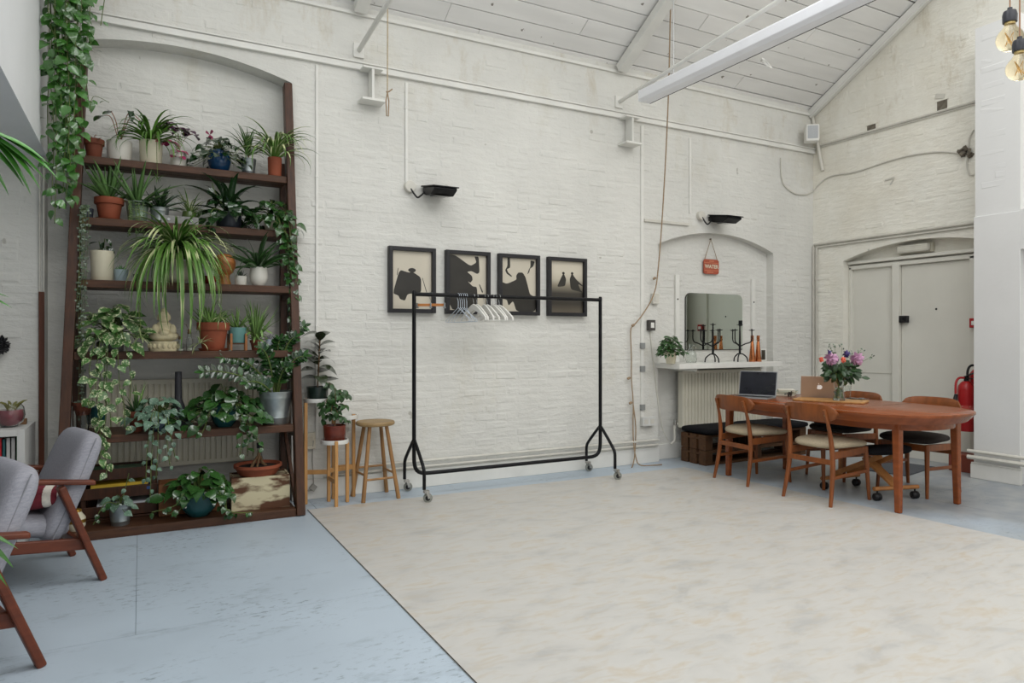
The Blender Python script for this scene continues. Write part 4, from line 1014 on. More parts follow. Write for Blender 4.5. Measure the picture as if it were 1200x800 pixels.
# ------------------------------------------------------------------ dining chairs
def chair_proto(seatmat):
    t = thing('dining_chair', 'x', 'chair', (0, 0, 0), 0, 'teak chairs around the dining table')
    for s in (-1, 1):
        MB().tube(spline([(-.035, s * .215, 0), (.01, s * .20, .24), (.02, s * .19, .42), (-.005, s * .18, .60), (-.05, s * .17, .745)], 5), [.013 + .007 * math.sin(PI * min(1, k / 16)) for k in range(21)], 10).build('leg', M_cteak, t)
        MB().tube([(.47, s * .205, 0), (.44, s * .19, .43)], [.0125, .021], 10).build('leg', M_cteak, t)
        MB().bar((.02, s * .192, .385), (.44, s * .19, .405), .022, .055).build('seat_rail', M_cteak, t, bevel=.004)
        MB().bar((.0, s * .20, .215), (.455, s * .198, .235), .018, .026).build('side_stretcher', M_cteak, t, bevel=.004)
        MB().lathe([(0, .0), (.006, .0), (.006, .003), (0, .004)], (-.045, s * .172, .70), 8, axis=(-1, 0, 0)).build('peg', M_seat, t)
    MB().bar((.012, -.195, .335), (.012, .195, .335), .022, .04).build('rear_stretcher', M_cteak, t, bevel=.004)
    MB().bar((.44, -.19, .40), (.44, .19, .40), .022, .055).build('front_rail', M_cteak, t, bevel=.004)
    # curved back rail
    mb = MB(); n = 20; rows = []
    for i in range(n + 1):
        s = -1 + 2 * i / n; y = s * .245; x = -.055 + .055 * s * s
        h = .068 * (1 - abs(s) ** 5) ** .5 * (1 - .05 * s * s) + .004
        zc = .715
        ring = []
        for k in range(10):
            a = 2 * PI * k / 10; ring.append((x + .013 * math.cos(a) + .012 * (h * math.sin(a)) / .07 * -1, y, zc + h * math.copysign(abs(math.sin(a)) ** .6, math.sin(a))))
        rows += ring
    ff = [(i * 10 + k, i * 10 + (k + 1) % 10, (i + 1) * 10 + (k + 1) % 10, (i + 1) * 10 + k) for i in range(n) for k in range(10)]
    ff += [tuple(range(10)), tuple(n * 10 + k for k in range(10))]
    mb.add([Vector(p) + Vector((.012, 0, 0)) for p in rows], ff, True).build('backrest', M_cteak, t)
    pad(MB(), (.46, .46, .075), lambda p: Vector((p.x * (1) + .245, p.y * (1 + .1 * p.x / .23), p.z + .452 + .012 * math.cos(p.x * 6))), e=3.6).build('seat', seatmat, t)
    return t
M_oat = fabric('oatmeal_weave', 'b5a88f'); M_char = fabric('charcoal_weave', '34302e')
ch = chair_proto(M_oat); ch.location = (4.70, 4.555, 0); ch.rotation_euler.z = math.radians(-4)
ch['label'] = 'teak chair with oatmeal seat at the table end by the black laptop'
c2 = copy_tree(ch); c2.location = (4.675, 3.735, 0); c2.rotation_euler.z = math.radians(2); c2['label'] = 'teak chair with oatmeal seat nearest the vinyl sheet, backrest before the table'
c3 = chair_proto(M_char); c3.location = (6.04, 3.58, 0); c3.rotation_euler.z = math.radians(180 + 4); c3['label'] = 'teak chair with charcoal seat on the door side, nearest the pier'
c4 = copy_tree(c3); c4.location = (6.05, 4.27, 0); c4.rotation_euler.z = math.radians(178); c4['label'] = 'teak chair with charcoal seat on the door side, behind the flowers'

# black cushion lying on the far chair, kneeling stool under the table
M_bcloth = fabric('black_cloth', '1b1b1e')
o = pad(MB(), (.44, .46, .12), e=3.2).build('seat_cushion', M_bcloth); o.location = (5.60, 4.02, .535); o.rotation_euler = (.05, -.08, .2)
tag(o, 'black plump cushion lying under the table edge on the far chair', 'cushion')
o.location = (5.70, 4.20, .548)
ks = thing('kneeling_stool', 'wooden kneeling stool with black pads on castors under the table', 'stool', (5.45, 3.75, 0))
M_beech = mat('beech', 'a8713f', rough=.5, var=.15, scale=5, stretch=(4, 4, 4))
K = Vector((5.45, 3.75, 0))
w1, w2 = onz(1028, 586.5), onz(1072, 584); w3, w4 = onz(966, 573), onz(1003.5, 569)
axis_near, axis_far = (w1 + w2) / 2, (w3 + w4) / 2
for w in (w1, w2, w3, w4):
    wh = MB().lathe([(0, -.03), (.022, -.03), (.03, -.022), (.031, -.006), (.024, 0), (.031, .006), (.03, .022), (.022, .03), (0, .03)], w - K + Vector((0, 0, .031)), 16, axis=(w2 - w1)).build('castor', M_blackp, ks)
    MB().tube([w - K + Vector((0, 0, .03)), w - K + Vector((0, 0, .085))], .007, 8).build('stem', M_blackp, wh)
for a, b in ((w1, w2), (w3, w4)):
    d = (b - a).normalized() * .03
    MB().tube([a - K - d + Vector((0, 0, .095)), b - K + d + Vector((0, 0, .095))], .017, 10).build('axle', M_beech, ks)
nz = lambda p, z: Vector((p.x, p.y, z)) - K
dd = (axis_far - axis_near)
MB().bar(nz(axis_near, .11), nz(axis_near + dd * .52, .30), .10, .022).build('spine', M_beech, ks, bevel=.004)
for s in (-1, 1):
    off = (w2 - w1).normalized() * .07 * s
    MB().bar(nz(axis_far + off, .12), nz(axis_near + dd * .12 + off, .345), .022, .04).build('side_beam', M_beech, ks, bevel=.004)
kp = nz(axis_near + dd * .22, .385); ang = math.atan2((w2 - w1).y, (w2 - w1).x)
o = pad(MB(), (.46, .22, .085), e=3.4).build('knee_pad', M_bcloth, ks); o.location = kp; o.rotation_euler = (-.12, 0, ang)
MB().bar(nz(axis_far, .11), nz(axis_far + Vector((0, 0, 0)), .34), .02, .03).build('post', M_beech, ks)

# dark door mat
a = onz(1076, 553)
o = MB().prism([(-.35, -.24), (.35, -.24), (.35, .24), (-.35, .24)], lambda p, s: (p[0], p[1], s), .001, .009).build('door_mat', mat('dark_mat', '4a4d52', rough=.95, var=.12, scale=80)); o.location = (6.62, 4.28, 0); o.rotation_euler.z = .2
tag(o, 'flat dark grey mat on the floor before the white door', 'mat')

# ------------------------------------------------------------------ pallet bench and its cushions
M_pal = mat('stained_pallet', '53371f', rough=.7, var=.3, scale=4, stretch=(1, 7, 7), bump=.15)
pb = thing('pallet_bench', 'bench of two stacked dark pallets under the mirror shelf', 'bench', (5.04, 5.26, 0))
LW, DW = 1.5, .36
for L_ in range(2):
    z = L_ * .155
    for k in range(3):
        MB().span((0, k * .13, z + .125), (LW, k * .13 + .10, z + .15)).build('deck_board', M_pal, pb, bevel=.003)
        if L_ == 0: MB().span((0, k * .13, z), (LW, k * .13 + .10, z + .022)).build('bottom_board', M_pal, pb, bevel=.003)
    for i in range(3):
        MB().span((i * (LW - .1) / 2, 0, z + .103), (i * (LW - .1) / 2 + .1, DW, z + .125)).build('cross_board', M_pal, pb, bevel=.003)
        for k in range(3): MB().span((i * (LW - .1) / 2, k * .13, z + (.022 if L_ == 0 else 0)), (i * (LW - .1) / 2 + .1, k * .13 + .10, z + .103)).build('block', M_pal, pb, bevel=.003)
for k in range(2):
    o = pad(MB(), (.76, .44, .065), e=12).build('bench_cushion', M_bcloth); o.location = (5.42 + k * .74, 5.43, .341); o.rotation_euler.z = (.02, -.03)[k]
    tag(o, ('black square bench cushion on the pallets, nearer the rope', 'black square bench cushion on the pallets, behind the laptop chair')[k], 'cushion', 'bench cushions')

# ------------------------------------------------------------------ things on the table
TZ = .7415
M_alu = mat('rose_grey_aluminium', 'bda794', rough=.4, metal=.15, var=.03)
def laptop(p, rz, w, d, tilt, shell, lb, screen=None, logo=False):
    t = thing('laptop', lb, 'laptop', p, rz)
    MB().span((-w / 2, 0, 0), (w / 2, d, .013)).build('base', shell, t, bevel=.004)
    kb = MB().span((-w / 2 + .02, d * .08, .013), (w / 2 - .02, d * .55, .0142)).build('keyboard', M_blackp, t)
    # local frame: hinge at y=0, user sits at +y
    ld = MB().span((-w / 2, -.003, 0), (w / 2, .004, d)).build('lid', shell, t, bevel=.003); ld.location = (0, 0, .012); ld.rotation_euler = (tilt, 0, 0)
    sc = MB().span((-w / 2 + .008, .0042, .012), (w / 2 - .008, .005, d - .008)).build('screen', screen or M_blackp, ld)
    if logo:
        pts = []
        for k in range(40):
            a = 2 * PI * k / 40; r = .023 * (1 - .10 * math.cos(2 * a) * 0)
            x, z = r * math.cos(a) * (1.0 + .06 * math.sin(a)), r * math.sin(a) * .98
            z -= .004 * math.exp(-(x / .006) ** 2) * (1 if z > 0 else -.8)
            bx, bz, br = .031, .004, .0145
            dx, dz = x - bx, z - bz; q = math.hypot(dx, dz)
            if q < br: x, z = bx + dx / q * br, bz + dz / q * br
            pts.append((-x, z))
        MB().prism(pts, lambda q, s: (q[0], s, d * .5 + q[1]), -.0031, -.0037).build('logo', mat('white_logo', 'f4f4f2', rough=.4, emit=('ffffff', .35)), ld)
        MB().prism([(-.002, .026), (-.004, .034), (-.011, .039), (-.010, .031)], lambda q, s: (q[0], s, d * .5 + q[1]), -.0031, -.0037).build('logo_leaf', MATS['white_logo'], ld)
    return t
a, b = onz(865, 464, TZ), onz(910, 466.5, TZ)
M_scr = mat('dim_screen', '16161c', rough=.15, var=.5, scale=6, col2='20222c')
M_lsh = mat('silver_shell', 'a9aaac', rough=.4, metal=.7, var=.03)
ang = math.atan2(b.y - a.y, b.x - a.x)
laptop((a + b) / 2 + Vector((.0, .0, 0)), ang + PI, .355, .235, .20, M_lsh, 'open laptop with a dark screen facing the room', M_scr)
a, b = onz(945, 466.5, TZ), onz(975, 468.5, TZ)
m_ = (a + b) / 2; laptop(m_, math.radians(-48), .31, .215, .38, M_alu, 'open rose-grey laptop seen from behind with white logo', None, True)
# serving board and vase of flowers
vb = Vector((onz(983, 469, TZ + .018).x, onz(983, 469, TZ + .018).y, TZ))
bd = thing('serving_board', 'thin wooden board under the flower vase on the table', 'board', vb, .1)
a_, b_2 = onz(935, 468, TZ), onz(1013, 472, TZ)
dr = (b_2 - a_); an = math.atan2(dr.y, dr.x); bd.rotation_euler.z = an
bd.location = (a_ + b_2) / 2
MB().prism([(-.29 + .02, -.13), (.27, -.13), (.29, -.11), (.29, .11), (.27, .13), (-.27, .13), (-.29, .11), (-.29, -.11)], lambda p, s: (p[0], p[1], s), 0, .016).build('plank', M_pine, bd, bevel=.004)
MB().prism(oval(.25, 0, .012, .012, 12), lambda p, s: (p[0], p[1], s), .0162, .0168).build('hole', M_gap, bd)
vb.z = TZ + .016
vs_ = thing('flower_vase', 'clear glass vase holding a bouquet of pink, coral and purple flowers', 'vase', vb)
prof = [(0, 0), (.045, 0), (.05, .006), (.042, .05), (.036, .10), (.042, .15), (.06, .20), (.057, .20), (.039, .15), (.033, .10), (.039, .05), (.044, .014), (0, .012)]
MB().lathe(prof, (0, 0, 0), 24).build('glass', M_glass, vs_)
MB().lathe([(0, .013), (.042, .015), (.037, .05), (.031, .10), (.032, .115), (0, .115)], (0, 0, 0), 20).build('water', mat('vase_water', 'dfe6d8', rough=.03, trans=.95, ior=1.33, var=0), vs_)
# ------------------------------------------------------------------ plant shelves
M_shelf = mat('dark_stained_pine', '4b2e1b', rough=.55, var=.35, scale=5, stretch=(.9, 9, 9), bump=.12, bscale=30)
M_post = mat('dark_stained_post', '432614', rough=.5, var=.35, scale=5, stretch=(9, 9, .9), bump=.12, bscale=30)
FA, FB = 5.165, .1523                       # front plane of the leaning frame: Y = FA + FB z
ZS = [.058, .657, 1.205, 1.69, 2.118, 2.55]
sf = thing('plant_shelf', 'tall dark-stained ladder shelving leaning into the arched niche', 'shelf', (.3, FA, 0))
SO = Vector((.3, FA, 0))
def xleft(z): return -.455 + .03 * z
xright = 1.03
for nm in (0, 1):
    f0 = Vector((xleft(0) if nm == 0 else xright, FA + .045, 0)); f1 = Vector((xleft(3.3) if nm == 0 else xright, FA + FB * 3.31 + .045, 3.31))
    MB().bar(f0 - SO, f1 - SO, .06, .09, up=(0, -1, 0)).build('post', M_post, sf, bevel=.004)
    xb_ = (xleft(1.3) if nm == 0 else xright) + (.015 if nm == 0 else -.015)
    MB().box(Vector((xb_, 5.815, 1.35)) - SO, (.05, .06, 2.7)).build('rear_post', M_post, sf, bevel=.004)
    for z in (.62, 1.65): MB().bar(Vector((xb_, FA + FB * z + .08, z - .03)) - SO, Vector((xb_, 5.80, z - .03)) - SO, .03, .05).build('side_rail', M_post, sf, bevel=.003)
    MB().bar(Vector((xb_, FA + .12, .07)) - SO, Vector((xb_, 5.79, .60)) - SO, .025, .045).build('brace', M_post, sf, bevel=.003)
rs = random.Random(4)
for i, z in enumerate(ZS):
    th = .052 if i else .05
    y0 = FA + FB * z + .012; y1 = 5.785; n = 3 if i == 0 else 2
    x0, x1 = xleft(z) + .032, xright - .032
    for k in range(n):
        a, b = lerp(y0, y1, k / n), lerp(y0, y1, (k + 1) / n) - .006
        o = MB().span((x0 - .3, a - FA, z - th), (x1 - .3, b - FA, z - (0 if k == 0 else .002))).build('board', M_shelf, sf, bevel=.004)
MB().span((xleft(0) + .03 - .3, .02, 0), (xright - .03 - .3, .045, .012)).build('kick_strip', M_post, sf)

# ------------------------------------------------------------------ plant kit
rg = random.Random(21)
def leaf_mat(name, col, tip=None, rough=.38, edge=None, ev=.5, edge_scale=9, objvar=.38):
    m = mat(name, col, rough=rough, var=.16, scale=7, spec=.5, objvar=objvar)
    nt = m.node_tree; N = nt.nodes; L = nt.links; b = N['Principled BSDF']
    b.inputs['Coat Weight'].default_value = 1.0 if rough < .35 else .2; b.inputs['Coat Roughness'].default_value = .1
    src = b.inputs['Base Color'].links[0].from_socket
    if edge:
        tc = N.new('ShaderNodeTexCoord'); oi = N.new('ShaderNodeObjectInfo')
        va = N.new('ShaderNodeVectorMath'); va.operation = 'ADD'; L.new(tc.outputs['Object'], va.inputs[0]); L.new(oi.outputs['Random'], va.inputs[1])
        n = N.new('ShaderNodeTexNoise'); n.inputs['Scale'].default_value = edge_scale; L.new(va.outputs[0], n.inputs['Vector'])
        sx = N.new('ShaderNodeSeparateXYZ'); L.new(tc.outputs['Object'], sx.inputs[0])
        ab = N.new('ShaderNodeMath'); ab.operation = 'ABSOLUTE'; L.new(sx.outputs['Y'], ab.inputs[0])
        ma = N.new('ShaderNodeMath'); ma.operation = 'MULTIPLY_ADD'; L.new(ab.outputs[0], ma.inputs[0]); ma.inputs[1].default_value = ev; L.new(n.outputs['Fac'], ma.inputs[2])
        r = N.new('ShaderNodeMapRange'); r.inputs[1].default_value = .62; r.inputs[2].default_value = .68; L.new(ma.outputs[0], r.inputs[0])
        mx = N.new('ShaderNodeMix'); mx.data_type = 'RGBA'; L.new(r.outputs[0], mx.inputs[0]); L.new(src, mx.inputs[6]); mx.inputs[7].default_value = (*lin(edge), 1)
        L.new(mx.outputs[2], b.inputs['Base Color'])
    return m
G_poth = leaf_mat('pothos_leaf', '2f5326', rough=.22)
G_hang = leaf_mat('hanging_pothos_leaf', '3d6c2b', rough=.25)
G_dark = leaf_mat('glossy_dark_leaf', '1f3a1c', rough=.2)
G_var = leaf_mat('marbled_leaf', '456b34', edge='bcc39a', ev=.55, edge_scale=7)
G_silv = leaf_mat('silver_leaf', '5d7a66', edge='a9b8a8', ev=.1, edge_scale=10)
G_spid = leaf_mat('spider_leaf', '5a8236', edge='c9cf9c', edge_scale=2.5, ev=11.0, rough=.42, objvar=.15)
G_spid2 = leaf_mat('green_spider_leaf', '56802f', rough=.42)
G_aloe = leaf_mat('aloe_leaf', '54763f', rough=.45)
G_sans = leaf_mat('pale_aloe_leaf', '6d8f4a', rough=.45)
G_rub = leaf_mat('rubber_leaf', '2a3321', rough=.25)
G_fic = leaf_mat('ficus_leaf', '2f5026', rough=.35)
G_pur = leaf_mat('purple_leaf', '45203a', rough=.45)
G_mag = leaf_mat('magenta_leaf', '9c2a5a', rough=.45)
G_grey = leaf_mat('grey_green_leaf', '5a6a58', edge='8f9a8c', ev=0, edge_scale=30)
G_succ = leaf_mat('succulent_leaf', '6a8f62', rough=.5)
G_palm = leaf_mat('palm_leaf', '3f7a2a', rough=.35)
M_stem = mat('green_stem', '5a6b35', rough=.6, var=.2)
M_rstem = mat('reddish_stem', '8a5636', rough=.6, var=.2)
M_bark = mat('woody_stem', '6b5238', rough=.8, var=.3, scale=30)
M_soil = mat('potting_soil', '2b211a', rough=1, var=.4, scale=60, bump=.5)
M_terra = mat('terracotta', '8e4a31', rough=.75, var=.16, scale=7, bump=.05)
M_terra2 = mat('old_terracotta', '733e2b', rough=.8, var=.2, scale=7)
M_galv = mat('galvanised_zinc', '9aa1a2', rough=.38, metal=.85, var=.18, scale=9)
M_galvg = mat('green_zinc', '7f9080', rough=.45, metal=.5, var=.15)
M_cream = mat('cream_glaze', 'd6cfb6', rough=.4, var=.04)
M_wpot = mat('white_glaze', 'dcd9cf', rough=.35, var=.03)
M_teal = mat('teal_glaze', '1d4a4c', rough=.25, var=.15)
M_blueg = mat('deep_blue_glass', '12385a', rough=.12, var=.3, scale=20)
M_pblue = mat('pale_blue_glaze', '9fb0b5', rough=.45, var=.05)
M_dkpot = mat('dark_slate_pot', '2a3038', rough=.4, var=.15)
M_dkgreen = mat('dark_green_glaze', '22302a', rough=.2, var=.3, scale=8)
M_ggl = mat('green_glass_pot', '55683a', rough=.12, var=.2)
M_redgl = mat('red_brown_glaze', '6b2f22', rough=.22, var=.3, scale=6, stretch=(1, 1, 4))

def leaf_mesh(name, widths, fold=.25, droop=.25, curl=0.0, thick=0.0):
    n = len(widths); v = []; f = []
    for i, w in enumerate(widths):
        t = i / (n - 1); a = droop * t * t; x = t * (1 - .25 * a); z = -a * .6
        v += [(x - curl * w * .2, w, z + abs(w) * fold), (x, 0, z), (x - curl * w * .2, -w, z + abs(w) * fold)]
    for i in range(n - 1):
        k = 3 * i; f += [(k, k + 1, k + 4, k + 3), (k + 1, k + 2, k + 5, k + 4)]
    me = bpy.data.meshes.new(name); me.from_pydata(v, [], f); me.validate(); me.polygons.foreach_set('use_smooth', [True] * len(me.polygons)); me.update()
    return me
HEART = [.02, .26, .34, .33, .25, .12, .0]; OVAL = [.02, .14, .22, .25, .22, .13, .0]; LANCE = [.02, .06, .09, .10, .08, .05, .0]; ROUND = [.02, .34, .48, .48, .36, .2, .0]
def set_of(widths, name, m, fold=.22):
    out = []
    for d in (.1, .5, 1.1, .8):
        me = leaf_mesh(name, widths, fold, d, curl=.6 if widths is HEART else 0); me.materials.append(m); out.append(me)
    return out
LIB = {}
def lib(shape, m):
    k = (shape, m.name)
    if k not in LIB: LIB[k] = set_of({'heart': HEART, 'oval': OVAL, 'lance': LANCE, 'round': ROUND}[shape], 'leaf', m)
    return LIB[k]
def blade_mesh(m, elev, bend, w, seg=9, tip=.02, base=.7, thick=False, pw=1.3):
    """ribbon of length 1 starting at elev (rad) and bending down by bend (rad); width w"""
    k = ('b', m.name, elev, bend, w, pw)
    if k in LIB: return LIB[k]
    v = []; f = []; x = z = 0.0
    for i in range(seg + 1):
        t = i / seg; a = elev - bend * t ** pw
        ww = w / 2 * (base + (1 - base) * min(1, t * 4)) * (1 - max(0, (t - .35) / .65) ** 1.6 * (1 - tip))
        nz = math.cos(a); nx = -math.sin(a); up = ww * .5
        v += [(x + nx * up, ww, z + nz * up), (x, 0, z - (ww * .5 if thick else 0)), (x + nx * up, -ww, z + nz * up)]
        x += math.cos(a) / seg; z += math.sin(a) / seg
    for i in range(seg):
        q = 3 * i; f += [(q, q + 1, q + 4, q + 3), (q + 1, q + 2, q + 5, q + 4)]
        if thick: f.append((q, q + 3, q + 5, q + 2))
    me = bpy.data.meshes.new('leaf'); me.from_pydata(v, [], f); me.validate(); me.polygons.foreach_set('use_smooth', [True] * len(me.polygons)); me.update()
    me.materials.append(m); LIB[k] = me
    return me
def put(parent, me, pos, d, n, s):
    d = Vector(d).normalized(); n = Vector(n); y = n.cross(d)
    if y.length < 1e-4: y = Vector((0, 1, 0)).cross(d)
    y.normalize(); z = d.cross(y)
    M = Matrix((d, y, z)).transposed().to_4x4(); M.translation = Vector(pos)
    o = bpy.data.objects.new('leaf', me); COL.objects.link(o); o.parent = parent
    sc = s if isinstance(s, (tuple, list)) else (s, s, s)
    o.matrix_local = M @ Matrix.Diagonal((*sc, 1))
    return o
def dpx(w, p): return w * (p.x * S_ + p.y * C_) / FPX      # pixels to metres at a point

def pot(t, kind, r, h, m, saucer=False, soil=True, at=Vector((0, 0, 0))):
    if kind == 'terra': prof = [(0, 0), (r * .62, 0), (r * .66, .004), (r * .86, h * .72), (r * .98, h * .73), (r, h * .75), (r, h), (r * .92, h), (r * .88, h * .8), (0, h * .8)]
    elif kind == 'bucket': prof = [(0, 0), (r * .74, 0), (r * .76, .005), (r * .80, h * .2), (r * .815, h * .21), (r * .80, h * .23), (r * .93, h * .78), (r * .95, h * .80), (r * .94, h * .83), (r * .98, h * .96), (r, h * .98), (r, h), (r * .96, h), (r * .9, h * .82), (0, h * .82)]
    elif kind == 'bowl': prof = [(0, 0), (r * .5, 0), (r * .55, .004), (r * .85, h * .3), (r, h * .7), (r * .99, h * .95), (r * .97, h), (r * .92, h), (r * .92, h * .85), (0, h * .85)]
    elif kind == 'belly': prof = [(0, 0), (r * .55, 0), (r * .85, h * .2), (r, h * .5), (r * .95, h * .8), (r * .88, h), (r * .82, h), (r * .85, h * .85), (0, h * .85)]
    else: prof = [(0, 0), (r * .88, 0), (r * .92, .004), (r, h), (r * .93, h), (r * .9, h * .88), (0, h * .88)]
    MB().lathe(prof, at, 28).build('pot', m, t)
    if saucer: MB().lathe([(0, -.002), (r * .78, -.002), (r * .95, .018), (r * .9, .018), (r * .74, .004), (0, .004)], at, 28).build('saucer', m, t)
    if soil:
        zs = {'terra': .8, 'bucket': .82, 'bowl': .85, 'belly': .85}.get(kind, .88)
        MB().lathe([(0, h * zs + .004), (r * .86, h * zs + .002)], at, 20).build('soil', M_soil, t)
def spot(u, i, back=.14):
    z = ZS[i]; y = FA + FB * z + back; return Vector((ony(u, 400, y).x, y, z))
def tuft(t, top, n, m, L=.2, w=.018, elev=(.7, 1.4), bend=(.6, 1.6), rnd=rg, thick=False, r0=.015, lv=(.75, 1.1), front=0.0, ylim=None, xlim=None, pw=1.3):
    """blades springing from a crown"""
    n = int(n * 1.25)
    if L < .5: L *= 1.1; w *= 1.1
    for k in range(n):
        az = 2 * PI * k / n + rnd.uniform(-.3, .3)
        if front and math.sin(az) > 0 and rnd.random() < front: az = -az
        q = rnd.random()
        e = round(lerp(elev[0], elev[1], rnd.choice((0, .33, .66, 1))), 2); b = round(lerp(bend[0], bend[1], rnd.choice((0, .5, 1))), 2)
        me = blade_mesh(m, e, b, round(w / L, 3), thick=thick, pw=pw)
        l = L * rnd.uniform(*lv); d = Vector((math.cos(az), math.sin(az), 0))
        if ylim is not None and d.y > 0: l *= max(.35, 1 - d.y * ylim)
        if xlim is not None: l *= 1 - xlim * abs(d.x)
        put(t, me, top + d * r0 * q, d, (0, 0, 1), (l, l, l))
def bush(t, top, n, me, size, R, H, rnd=rg, droop=.5, stem=M_stem, back=.45, stem_r=.0022, low=-.25, xs=1.0):
    """mound of single leaves on short stalks"""
    n = int(n * 1.35); size *= 1.08; R *= 1.06
    st = MB()
    for k in range(n):
        az = 2 * PI * (k * .618 % 1) + rnd.uniform(-.25, .25); f = math.sqrt((k + .5) / n)
        rad = R * f * rnd.uniform(.75, 1.1); x, y = math.cos(az) * rad * xs, math.sin(az) * rad
        if y > 0: y *= back
        z = H * (1 - f * f) * rnd.uniform(.8, 1.15) + low * R * f * f * rnd.uniform(.3, 1.4)
        p = top + Vector((x, y, z))
        o = Vector((math.cos(az), math.sin(az) * .8 - .25, 0))
        d = o + Vector((rnd.uniform(-.5, .5), rnd.uniform(-.4, .3), rnd.uniform(-.9, .15) * droop * 1.6))
        nrm = Vector((o.x * .35 + rnd.uniform(-.35, .35), o.y * .35 - .35 + rnd.uniform(-.3, .2), .8))
        s = size * rnd.uniform(.65, 1.15)
        put(t, rnd.choice(me), p, d, nrm, s)
        st.tube(bez(top + Vector((x * .12, y * .12, -.01)), top + Vector((x * .25, y * .25, max(z, 0) * .7 + .02)), p + Vector((-d.x * .02, -d.y * .02, .01)), p, 4), stem_r, 4, cap=False)
    o = st.build('stems', stem, t, fix=False); o['kind'] = 'stuff'
def vine(t, pts, me, size, gap, rnd=rg, stem=M_stem, r=.0028, face=(0, -1, 0), spread=.9, taper=.75):
    pts = spline(pts, 8); MB().tube(pts, r, 5).build('stem', stem, t, fix=False)
    acc = 0; k = 0; tot = sum((b - a).length for a, b in zip(pts, pts[1:])) or 1; run = 0
    F = Vector(face)
    for a, b in zip(pts, pts[1:]):
        acc += (b - a).length; run += (b - a).length
        if acc >= gap:
            acc = rnd.uniform(-.3, .2) * gap; k += 1
            side = Vector((1, 0, 0)) * (1 if k % 2 else -1)
            d = side * rnd.uniform(.3, 1.0) * spread + F * rnd.uniform(.05, .8) + Vector((0, 0, -rnd.uniform(.15, 1.1)))
            n = F * rnd.uniform(.3, 1.0) + Vector((rnd.uniform(-.5, .5), 0, rnd.uniform(.2, 1.0)))
            put(t, rnd.choice(me), b + d.normalized() * size * .12, d, n, size * rnd.uniform(.7, 1.1) * lerp(1, taper, run / tot))
def plant(name, label, p): return thing(name, label, 'plant', p, 0, 'potted plants')
def P3(u, v, y): return ony(u, v, y)
# ------------------------------------------------------------------ plants, top board
def std(u, i, wpx, hpx, kind, m, name, label, back=.14, **kw):
    p = spot(u, i, back); t = plant(name, label, p)
    r, h = dpx(wpx, p) / 2, dpx(hpx, p); pot(t, kind, r, h, m, **kw)
    return t, Vector((0, 0, h * .84)), r, h, p
t, top, r, h, p = std(110, 5, 22, 23, 'terra', M_terra2, 'potted_vine', 'small dark terracotta pot with one nodding leaf, leftmost on the top board', .12)
bush(t, top, 5, lib('lance', G_poth), .11, .06, .06, stem=M_rstem)
t, top, r, h, p = std(140, 5, 27, 25, 'cyl', M_wpot, 'potted_leggy_plant', 'white pot with leggy arching red stems on the top board', .16)
st = MB()
for tip, mid in (((-.05, -.02, .23), (-.02, 0, .16)), ((.07, -.02, .25), (.04, 0, .20)), ((.03, -.05, .10), (.02, -.02, .12)), ((.13, -.03, .19), (.07, 0, .22)), ((-.11, -.02, .19), (-.05, 0, .19))):
    st.tube(spline([top, top + Vector(mid), top + Vector(tip)], 5), .003, 5)
    for k in range(2): put(t, rg.choice(lib('oval', G_dark if k else G_poth)), top + Vector(tip), Vector((tip[0] * 3 + rg.uniform(-.4, .4), -.4, -.3 + k * .3)), (0, -.6, .8), .085)
st.build('stems', M_rstem, t)
t, top, r, h, p = std(177, 5, 25, 28, 'cyl', M_cream, 'spider_plant', 'small spider plant drooping from a cream pot on the top board', .13)
tuft(t, top, 50, G_spid2, .34, .018, (.4, 1.3), (1.8, 3.0), front=.75, ylim=.7)
MB().tube(spline([top, top + Vector((.03, -.12, .03)), top + Vector((.035, -.15, -.12)), top + Vector((.04, -.15, -.27))], 5), .002, 5).build('runner', M_stem, t)
tuft(t, top + Vector((.04, -.15, -.27)), 10, G_spid2, .07, .006, (-.4, .9), (.5, 1.5))
t, top, r, h, p = std(209, 5, 18, 20, 'cyl', M_wpot, 'purple_shamrock', 'purple shamrock with thin stalks and magenta lower leaves on the top board', .12)
tri = leaf_mesh('leaf', [.02, .12, .24, .34, .40, .36, .12], .35, .3); tri.materials.append(G_pur); trm = tri.copy(); trm.materials.clear(); trm.materials.append(G_mag)
st = MB()
for x, z, y, me in ((-.10, .21, 0, tri), (-.055, .22, -.02, tri), (-.09, .185, -.03, tri), (-.01, .185, -.03, tri), (.035, .19, .0, tri), (.06, .17, -.03, tri), (.10, .155, 0, tri), (.005, .165, -.04, tri), (-.095, .075, -.05, trm), (-.06, .07, -.06, trm), (0.01, .01, -.06, trm), (-.01, -.03, -.05, trm)):
    q = top + Vector((x, y, z)); st.tube(bez(top, top + Vector((x * .2, 0, z * .6 + .03)), q + Vector((0, 0, .03)), q, 6), .0014, 4)
    for a in (0, 2.1, 4.2): put(t, me, q, (math.cos(a + x * 30), math.sin(a + x * 30) - .2, -.25), (0, -.5, .9), .066)
st.build('stems', M_rstem, t)
t, top, r, h, p = std(257, 5, 26, 25, 'belly', M_blueg, 'potted_ivy', 'dark ivy with one pink bloom in a deep blue glass pot on the top board', .13)
bush(t, top, 64, lib('heart', G_dark), .072, .19, .12, low=-.5, back=.5)
put(t, trm, top + Vector((-.07, -.05, .13)), (.2, -.6, .3), (0, -1, .5), .05); put(t, trm, top + Vector((-.07, -.05, .13)), (-.4, -.6, .1), (0, -1, .5), .05); put(t, trm, top + Vector((-.07, -.05, .13)), (.1, -.4, -.6), (0, -1, .2), .045)
t, top, r, h, p = std(291, 5, 18, 19, 'bucket', M_galv, 'potted_dracaena', 'spiky grass-like plant in a small zinc pot on the top board', .12)
tuft(t, top + Vector((0, 0, .05)), 36, G_aloe, .22, .014, (.5, 1.5), (.4, 1.9), ylim=.4)
